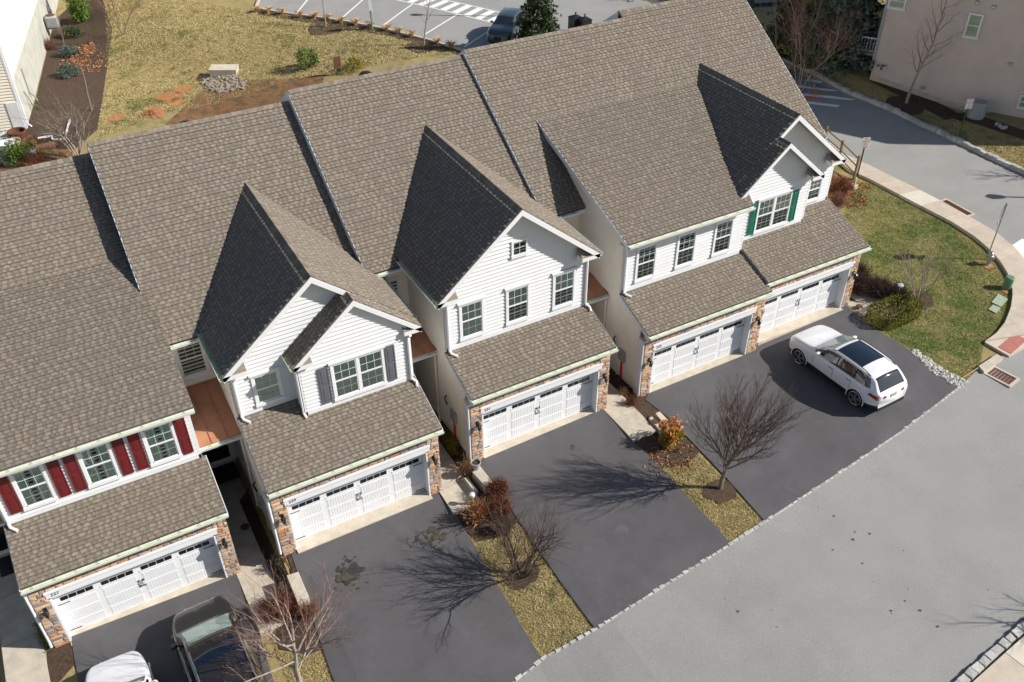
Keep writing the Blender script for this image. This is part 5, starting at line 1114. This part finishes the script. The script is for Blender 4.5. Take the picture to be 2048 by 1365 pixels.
for k,(u,v,r,hh,m,n,lab_) in enumerate(((1715,585,.8,.95,'twig',420,'bare brown shrub against the right end of the end garage'),(1752,592,.85,.95,'twig',420,'middle bare brown shrub right of the end garage'),(1788,600,.75,.85,'twig',360,'bare brown shrub behind the clipped hedge'),
   (1715,560,.7,.9,'twig',260,'bare shrub behind the others beside the end garage'),
   (998,992,.5,.75,'twigb',330,'rounded red-brown shrub behind the straw stems'),(1004,1028,.5,.75,'twigb',330,'red-brown shrub at the driveway edge, lower of the pair'),(1008,1062,.42,.55,'twig',200,'thin greyish shrub below the red-brown pair'),
   (570,1225,.62,.8,'twigb',420,'rust coloured twiggy shrub beside the wide cheek wall of number 229'),(540,1232,.5,.6,'twigb',240,'low rusty shrub left of the larger rusty one'),(620,1235,.45,.55,'twigb',200,'rusty shrub at the edge of driveway 229'),
   (1680,385,.75,.8,'twigb',300,'bare rusty shrub below the rail fence'),(1672,410,.6,.7,'twigr',220,'pale bare shrub beside the end gable wall'),
   (1262,812,.32,.45,'twigb',120,'small dark twiggy plant between walk and driveway of number 233'),(1247,790,.25,.35,'straw',60,'little dry plant by the downspout of number 233'),
   (100,100,.7,.9,'twigr',160,'reddish bare shrub along the concrete base'),(70,330,1.,.8,'twigb',220,'brown bare shrub beside the green bush'))): twigbush(u,v,r,hh,lab_,m,n,80+k)
twigbush(955,1040,.62,.95,'clump of long straw coloured stems at the end of the walk','straww',150,110,'straw_clump',1,.012,flare=1.15)
twigbush(935,948,.5,.7,'clump of pale straw stems beside the grey pot','straw',110,111,'straw_clump',1,.012,flare=1.1)
twigbush(565,1130,.3,.3,'few dry stems in the mulch under the downspout of number 229','twig',40,112)
# ornamental grass tufts along the parking kerb
def tuft(P,seed,label):
    t=MB(); rg=random.Random(seed)
    for k in range(70): a=rg.uniform(0,6.28); l=rg.uniform(.25,.5); t.tube([(rg.gauss(0,.05),rg.gauss(0,.05),0),(math.cos(a)*l*.5,math.sin(a)*l*.5,.38),(math.cos(a)*l,math.sin(a)*l,rg.uniform(.2,.5))],[.02,.014,.005],3,cap=False)
    return t
TM=[tuft(None,s,'').mesh('grass_tuft','straw') for s in (1,2,3)]
TL=['first dry grass tuft at the left corner of the parking kerb','second dry grass tuft from the parking corner','third dry grass tuft from the parking corner','dry grass tuft left of the staked young tree','dry grass tuft just left of the left mulch ring','dry grass tuft just right of the left mulch ring','dry grass tuft midway between mulch ring and green sign','dry grass tuft just left of the green sign post','dry grass tuft just right of the green sign post','dry grass tuft midway between sign and right young tree','dry grass tuft left of the right mulch ring','dry grass tuft at the right mulch ring','dry grass tuft right of the right mulch ring','last dry grass tuft before the roof ridge']
for k,(u,v) in enumerate(((514,25),(537,27),(564,30),(600,36),(629,37),(655,42),(682,47),(711,51),(740,56),(774,62),(798,68),(823,75),(875,89),(902,97))):
    P=at(u,v); o=obj('grass_tuft',TM[k%3],loc=(P.x,P.y,P.z),rot=(0,0,k*1.3),scale=(1.1,1.1,1.1)); tag(o,TL[k],'ornamental grass','ornamental grass along the parking kerb')

Q=at(2035,352); tree(0,0,4.5,'small tree standing just outside the right frame edge by the kerb',dict(UPR,ch=[14,6,4]),'bark','twig','bare_tree',P=Vector((Q.x+1.15*2.6,Q.y-.8*2.6,Q.z)),seed=71)
Q=at(2048,1185); tree(0,0,5,'bare tree outside the lower right frame edge across the street',dict(UPR,ch=[14,6,4]),'bark','twig','bare_tree',P=Vector((Q.x+1.15*3.4,Q.y-.8*3.4,Q.z)),seed=72)
# ------------------------------------------------------------ cars
def carpaint(n,c,met=0): return mat(n,c,.28,.01,1,metal=met,coat=1,spec=.5)
M['pwhite']=carpaint('white_car_paint',(.78,.78,.79)); M['pdark']=carpaint('dark_brown_car_paint',(.035,.031,.030),.3); M['pblue']=carpaint('slate_blue_car_paint',(.045,.065,.085),.3); M['plblue']=carpaint('pale_blue_car_paint',(.25,.36,.45))
M['tyre']=mat('tyre_rubber',(.018,.018,.019),.85,.1,9); M['rim']=mat('alloy_rim',(.36,.36,.37),.35,.05,5,metal=.8); M['cglass']=mat('tinted_car_glass',(.010,.014,.017),.03,.05,1,spec=1.,coat=.6)
M['wgl']=mat('windscreen_toned_reflection',(.20,.24,.23),.06,.1,2,spec=1,coat=1)  # pale base colour stands in for sky reflected in the SUV windscreen
M['cshade']=mat('pale_sunshade',(.36,.45,.38),.12,.05,1,coat=1); M['bglass']=mat('blue_black_roof_glass',(.006,.010,.02),.04,.05,1,spec=1.,coat=.6); M['lamp_r']=mat('red_lamp',(.32,.012,.015),.15,.05,5,coat=1); M['lamp_c']=mat('clear_lamp',(.5,.52,.54),.12,.1,12,coat=1); M['plas']=mat('black_plastic',(.022,.022,.023),.55,.1,5)
def cr(P,x):
    if x<=P[0][0]: return P[0][1]
    if x>=P[-1][0]: return P[-1][1]
    for i in range(len(P)-1):
        if x<=P[i+1][0]: break
    t=(x-P[i][0])/(P[i+1][0]-P[i][0]); p0=P[max(i-1,0)];p1=P[i];p2=P[i+1];p3=P[min(i+2,len(P)-1)]
    def sl(a,b): return (b[1]-a[1])/(b[0]-a[0]) if b[0]!=a[0] else 0
    m1=0 if (p1[1]-p0[1])*(p2[1]-p1[1])<=0 and i>0 else sl(p0,p2); m2=0 if (p2[1]-p1[1])*(p3[1]-p2[1])<=0 and i<len(P)-2 else sl(p1,p3); d=p2[0]-p1[0]
    s1=sl(p1,p2); m1=max(-3*abs(s1),min(3*abs(s1),m1)); m2=max(-3*abs(s1),min(3*abs(s1),m2))
    return (2*t**3-3*t*t+1)*p1[1]+(t**3-2*t*t+t)*d*m1+(-2*t**3+3*t*t)*p2[1]+(t**3-t*t)*d*m2
def car(label,P,rz,L,Wd,spec,paint,rimm='rim',cat='car',name='parked_car'):
    """x runs back from the front bumper, y to the car's right. Root at the ground under the centre; front faces local +Y"""
    t=thing(name,label,cat,P,rz)
    S=spec; xr_=[S['f'],S['r']]; rw=S['rw']; Rr=rw+.055
    n=150; NG=10; NT=8
    lo=[(0,S['zb']),(.8,S['zb']),(1,None)]
    V=[];idx=lambda i,j:i*NJ+j
    prof=[]
    for i in range(n+1):
        x=L*i/n; hw=cr(S['w'],x)*Wd/2; zb=cr(S['bot'],x); zs=cr(S['belt'],x); zr=cr(S['roof'],x); g=max(0,zr-zs)
        wr=hw*(.90-.0*g)-S['tumble']*min(1,g/.35)*.9; zre=zs+g*.90
        pts=[(0,zb),(hw*.55,zb),(hw*.93,zb+.02)]
        for k in range(1,9): q=k/8; zz=zb+.02+(zs-.07-zb-.02)*q; pts.append((hw*(.955+.045*math.sin(min(1,q*1.35)*math.pi/2)-.02*max(0,q-.75)/.25),zz))
        pts.append((hw*.955,zs-.015)); pts.append((hw*.92,zs+.004))
        for k in range(1,NG+1): q=k/NG; pts.append((hw*.92+(wr-hw*.92)*q+.012*math.sin(q*math.pi),zs+.004+(zre-zs-.004)*q))
        for k in range(1,NT+1): q=k/NT; pts.append((wr*(1-q),zre+(zr-zre)*math.sin(q*math.pi/2)**.8+ (S['crown']*(1-(1-q)**2))))
        prof.append((x,pts,zs,zr,zre,hw,wr))
    NJ=len(prof[0][1]); JB=12; # index of belt point
    JS=JB; JE=JS+NG
    # full ring: right half (y>0) and mirrored
    rings=[]
    for x,pts,*_ in prof: rings.append([(-y_,z_) for y_,z_ in pts]+[(y_,z_) for y_,z_ in pts[::-1][1:]])
    m=len(rings[0]); X=lambda x:L/2-x
    verts=[(yy,X(prof[i][0]),zz) for i in range(n+1) for yy,zz in rings[i]]
    groups={'body':[], 'side':[], 'wind':[], 'back':[], 'roofg':[], 'trimk':[],'shade':[]}
    def jf(j): return j if j<NJ else m-1-j
    for i in range(n):
        x=(prof[i][0]+prof[i+1][0])/2; _,_,zs,zr,zre,hw,wr=prof[i]; gh=zr-zs
        for j in range(m-1):
            a=jf(j); b=jf(j+1); lo_,hi_=min(a,b),max(a,b); f=[i*m+j,i*m+j+1,(i+1)*m+j+1,(i+1)*m+j]
            c=[verts[k] for k in f]; zc=sum(q[2] for q in c)/4; yc=abs(sum(q[0] for q in c)/4)
            if lo_<=11 and lo_>=2 and any((x-w)**2+(zc-rw)**2<Rr**2 for w in xr_): continue
            k='body'
            if lo_>=JS and hi_<=JE:   # greenhouse side
                q=(zc-zs); up=(zre-zc)
                if gh>.12 and q>.02 and up>S.get('pm',.045) and S['sg'][0]<x<S['sg'][1]-q*S.get('cl',.25) : k='side' if not any(abs(x-(p+.0))<.035 for p in S['pil']) else 'trimk'
            elif lo_>=JE:
                if S['ws'][0]<x<S['ws'][1] and yc<wr-.05: k='shade' if S.get('shade') and x>S['ws'][0]+.12 and x<S['ws'][1]-.12 and yc<wr-.14 else 'wind'
                elif S['bg'][0]<x<S['bg'][1] and yc<wr-.07: k='back'
                elif 'sr' in S and S['sr'][0]<x<S['sr'][1] and yc<wr-.11: k='roofg'
            if lo_<=2 or (lo_<=3 and S.get('clad')): k='trimk'
            groups[k].append(f)
    cap0=[k for k in range(m)]; 
    def sub(name,fs,mm,par=t,smooth=True,push=0):
        if not fs: return None
        used=sorted({k for f in fs for k in f}); mp={k:i for i,k in enumerate(used)}
        vs=[verts[k] for k in used]
        if push: vs=[(a*(1-push/Wd*2),b,c-push) for a,b,c in vs]
        me_=me(name,vs,[[mp[k] for k in f] for f in fs],mm,smooth); 
        return obj(name,me_,par)
    fs=groups['body']+[cap0[::-1],[n*m+k for k in range(m)]]
    body=sub('body',fs,paint); bm=bmesh.new(); bm.from_mesh(body.data); bmesh.ops.recalc_face_normals(bm,faces=bm.faces); bm.to_mesh(body.data); bm.free()
    def fix(o):
        if o: bm=bmesh.new(); bm.from_mesh(o.data); [fc.normal_flip() for fc in bm.faces if False]; bm.free()
        return o
    sub('side_windows',groups['side'],'cglass'); sub('windscreen',groups['wind'],S.get('wg','cglass')); sub('sunshade',groups['shade'],'cshade'); sub('rear_window',groups['back'],'cglass'); sub('glass_roof',groups['roofg'],'bglass'); sub('cladding',groups['trimk'],'plas')
    # underbody and wheel wells
    MB().box(-Wd*.40,Wd*.40,-L/2+.35,L/2-.35,.2,.62).obj('underbody','plas',t)
    for w in xr_:
        for s in (-1,1): 
            mb=MB().tube([(s*(Wd/2-.34),X(w),rw),(s*(Wd/2-.05),X(w),rw)],Rr+.012,24); mb.f=mb.f[:-1] if s>0 else mb.f; o=MB(); 
            o.tube([(s*(Wd/2-.36),X(w),rw),(s*(Wd/2-.30),X(w),rw)],Rr+.02,20).obj('wheel_well','plas',t)
            arc=[(s*(Wd/2+.004),X(w)+math.cos(a)*(Rr+.0),rw+math.sin(a)*(Rr+.0)) for a in [math.pi*k/16 for k in range(-1,18)]]
            MB().tube(arc,.022,5).obj('arch_lip',S.get('lip',paint),t)
            wh=MB().tube([(s*(Wd/2-.245),X(w),rw),(s*(Wd/2-.235),X(w),rw),(s*(Wd/2-.04),X(w),rw),(s*(Wd/2-.015),X(w),rw)],[rw-.03,rw,rw,rw-.035],28).obj('wheel','tyre',t)
            x0=s*(Wd/2-.012); rr_=rw-.085
            mbr=MB().tube([(s*(Wd/2-.10),X(w),rw),(s*(Wd/2-.06),X(w),rw)],rr_,24); mbr.obj('rim_well','plas',wh)
            sp=MB()
            for k in range(5):
                for dd in (-.14,.14):
                    a=6.283*k/5+dd+.3; c,s_=math.cos(a),math.sin(a); sp.tube([(x0,X(w)+c*.05,rw+s_*.05),(x0-s*.005,X(w)+c*rr_*.97,rw+s_*rr_*.97)],[.03,.022],4)
            ring_=[(x0-s*.003,X(w)+math.cos(a)*rr_,rw+math.sin(a)*rr_) for a in [6.2832*k/24 for k in range(25)]]
            sp.tube(ring_,.018,5); sp.tube([(x0-s*.03,X(w),rw),(x0+s*.004,X(w),rw)],.065,10); sp.obj('rim',rimm,wh)
    zb_=lambda x:cr(S['belt'],x); hwf=lambda x:cr(S['w'],x)*Wd/2
    for s in (-1,1):
        xm=S['ws'][0]+.42; ym=s*(hwf(xm)*.93+.12); z=zb_(xm)+.11
        mm=MB().lathe([(.02,-.085),(.10,-.06),(.115,.0),(.10,.07),(.03,.09)],(0,0,0),10).obj('mirror',paint,t); mm.location=(ym,X(xm),z); mm.scale=(1.,.7,.95)
        MB().tube([(s*hwf(xm)*.9,X(xm),z-.06),(ym,X(xm),z-.03)],.03,5).obj('mirror_stalk','plas',t)
        for xh in S['hand']: bevel(MB().box(min(s*(hwf(xh)*.985),s*(hwf(xh)*1.012)),max(s*(hwf(xh)*.985),s*(hwf(xh)*1.012)),X(xh)-.1,X(xh)+.1,zb_(xh)-.17,zb_(xh)-.13).obj('door_handle',S.get('hm','rim'),t),.008)
        # door seams
        for xd in S['seam']:
            pts=[(s*(hwf(xd)*(.958+.045*math.sin(min(1,q*1.35)*math.pi/2))+.001),X(xd),S['zb']+.12+(zb_(xd)-.10-S['zb']-.12)*q) for q in [k/6 for k in range(7)]]; MB().tube(pts,.006,3).obj('door_seam','plas',t)
        if S.get('rails'):
            a,b=S['rails']; pts=[]
            for k in range(9):
                x=a+(b-a)*k/8; i=min(n,int(x/L*n)); _,_,zs,zr,zre,hw,wr=prof[i]; pts.append((s*(wr*.94),X(x),zre+.035+(.03 if 0<k<8 else -.02)))
            MB().tube(pts,.02,5).obj('roof_rail','rim',t)
    # lamps, plates
    for s in (-1,1):
        a=L-.05; zt=S['tl']; wL=hwf(L-.12)
        MB().add([(s*(hwf(L-.45)+.012),X(L-.45),zt+.06),(s*wL*.52,X(L-.0)-.03,zt+.0),(s*wL*.52,X(L)-.03,zt+.12),(s*(hwf(L-.45)+.012),X(L-.42),zt+.17),(s*(wL+.0),X(L-.10)-.05,zt-.02),(s*(wL-.01),X(L-.11)-.04,zt+.17)],[(0,4,5,3),(4,1,2,5)] if s<0 else [(3,5,4,0),(5,2,1,4)]).obj('tail_lamp','lamp_r',t)
        zh=S['hl']; wF=hwf(.12)
        MB().add([(s*wF*.99,X(.48),zh+.10),(s*wF*.92,X(.10)+.015,zh),(s*wF*.5,X(-.0)+.015,zh+.01),(s*wF*.5,X(.06)+.02,zh+.15),(s*wF*.9,X(.2)+.02,zh+.16)],[(0,1,4),(1,2,3,4)] if s>0 else [(4,1,0),(4,3,2,1)]).obj('headlight','lamp_c',t)
    MB().box(-.26,.26,X(0),X(0)+.012,S['hl']-.25,S['hl']+.05).obj('grille','plas',t); MB().box(-.16,.16,X(L)-.02,X(L),S['tl']-.08,S['tl']+.07).obj('number_plate',S.get('plate','sage'),t)
    MB().box(-hwf(L)*.95,hwf(L)*.95,X(L)-.02,X(L)+.3,.28,.42).obj('rear_bumper_trim','plas',t)
    MB().tube([(-.55,X(S['ws'][0]+.06),zb_(S['ws'][0])+.08),(.0,X(S['ws'][0]+.12),zb_(S['ws'][0])+.16)],.012,4).obj('wiper','plas',t)
    return t
SUV=dict(wg='wgl',f=.86,r=3.86,rw=.37,zb=.24,tumble=.17,crown=.02,clad=True,lip='pwhite',
  w=[(0,.62),(.08,.80),(.3,.93),(.9,1.),(3.9,1.),(4.35,.965),(4.65,.90),(4.8,.80)],bot=[(0,.36),(.25,.25),(4.3,.25),(4.8,.42)],
  belt=[(0,.70),(.08,.84),(.4,.97),(1.25,1.07),(2.4,1.09),(3.6,1.13),(4.2,1.14),(4.62,1.10),(4.8,.98)],
  roof=[(0,.72),(.08,.88),(.4,1.04),(1.2,1.15),(1.36,1.19),(2.12,1.57),(2.5,1.63),(3.1,1.645),(3.9,1.60),(4.18,1.54),(4.36,1.45),(4.66,1.12),(4.8,1.0)],
  ws=(1.36,2.16),bg=(4.24,4.66),sg=(1.5,4.36),cl=.6,pil=[2.62,3.52],sr=(2.3,3.58),hand=[2.45,3.35],seam=[1.55,2.6,3.5],tl=.86,hl=.68,rails=(2.15,4.1))
px0=14.95
car('white estate-style SUV with a black glass roof parked nose-in on the wide right driveway',(px0,-3.05,-.155),math.radians(1.5),4.8,1.95,SUV,'pwhite')
VAN=dict(f=.92,r=4.0,rw=.35,zb=.22,tumble=.16,crown=.02,
  w=[(0,.46),(.10,.66),(.3,.83),(.7,.95),(1.2,1.),(4.4,1.),(4.9,.96),(5.1,.88)],bot=[(0,.34),(.25,.22),(4.7,.22),(5.1,.36)],
  belt=[(0,.74),(.15,.92),(.5,1.0),(1.1,1.06),(2.4,1.08),(4.6,1.12),(5.0,1.10),(5.1,1.0)],
  roof=[(0,.70),(.12,.90),(.4,1.03),(.9,1.14),(1.12,1.2),(2.05,1.66),(2.5,1.74),(3.3,1.77),(4.4,1.72),(4.75,1.62),(5.0,1.2),(5.1,1.02)],
  ws=(1.08,2.12),bg=(4.72,5.02),sg=(1.25,4.7),cl=.3,pil=[2.45,3.55],sr=(2.42,2.95),hand=[2.3,3.3],seam=[1.5,2.42,3.5],tl=.95,hl=.72,shade=True,rails=(2.3,4.4),hm='pdark')
car('dark brown minivan with a pale windscreen shade parked before garage 227',(-10.78,-3.62,-1.08),math.radians(2),5.1,2.0,VAN,'pdark')
SED=dict(f=.9,r=3.65,rw=.33,zb=.2,tumble=.17,crown=.02,
  w=[(0,.46),(.10,.66),(.3,.84),(.7,.95),(1.2,1.),(3.7,1.),(4.3,.95),(4.6,.84)],bot=[(0,.34),(.25,.22),(4.2,.22),(4.6,.36)],
  belt=[(0,.66),(.15,.80),(.5,.9),(1.2,.97),(2.4,1.0),(3.6,1.03),(4.3,1.02),(4.6,.9)],
  roof=[(0,.68),(.15,.83),(.5,.93),(1.2,1.02),(1.34,1.05),(2.1,1.44),(2.5,1.5),(3.1,1.5),(3.7,1.42),(4.2,1.16),(4.45,1.06),(4.6,.92)],
  ws=(1.36,2.14),bg=(3.66,4.18),sg=(1.5,4.0),cl=.6,pil=[2.55,3.4],hand=[2.4,3.2],seam=[1.5,2.5,3.38],tl=.8,hl=.62,shade=True)
car('white car cut off by the lower frame edge, left of the dark minivan',(-13.62,-3.95,-1.12),math.radians(-1),4.6,1.84,SED,'pwhite')
CUV=dict(SUV,ws=(1.3,2.1)); CUV.pop('sr'); CUV.pop('wg')
v_=Vector((.73,.68)); car('slate blue SUV facing the townhouses in the rear parking lot, beside the spruce',(20.75+v_.x*2.15,37.1+v_.y*2.15,0.04),math.atan2(.73,-.68)+0.0,4.6,1.9,CUV,'pblue')
P=at(1525,8); car('pale blue car seen in part at the top edge beyond the end roof',(P.x,P.y,P.z+.03),1.2,4.6,1.84,SED,'plblue')
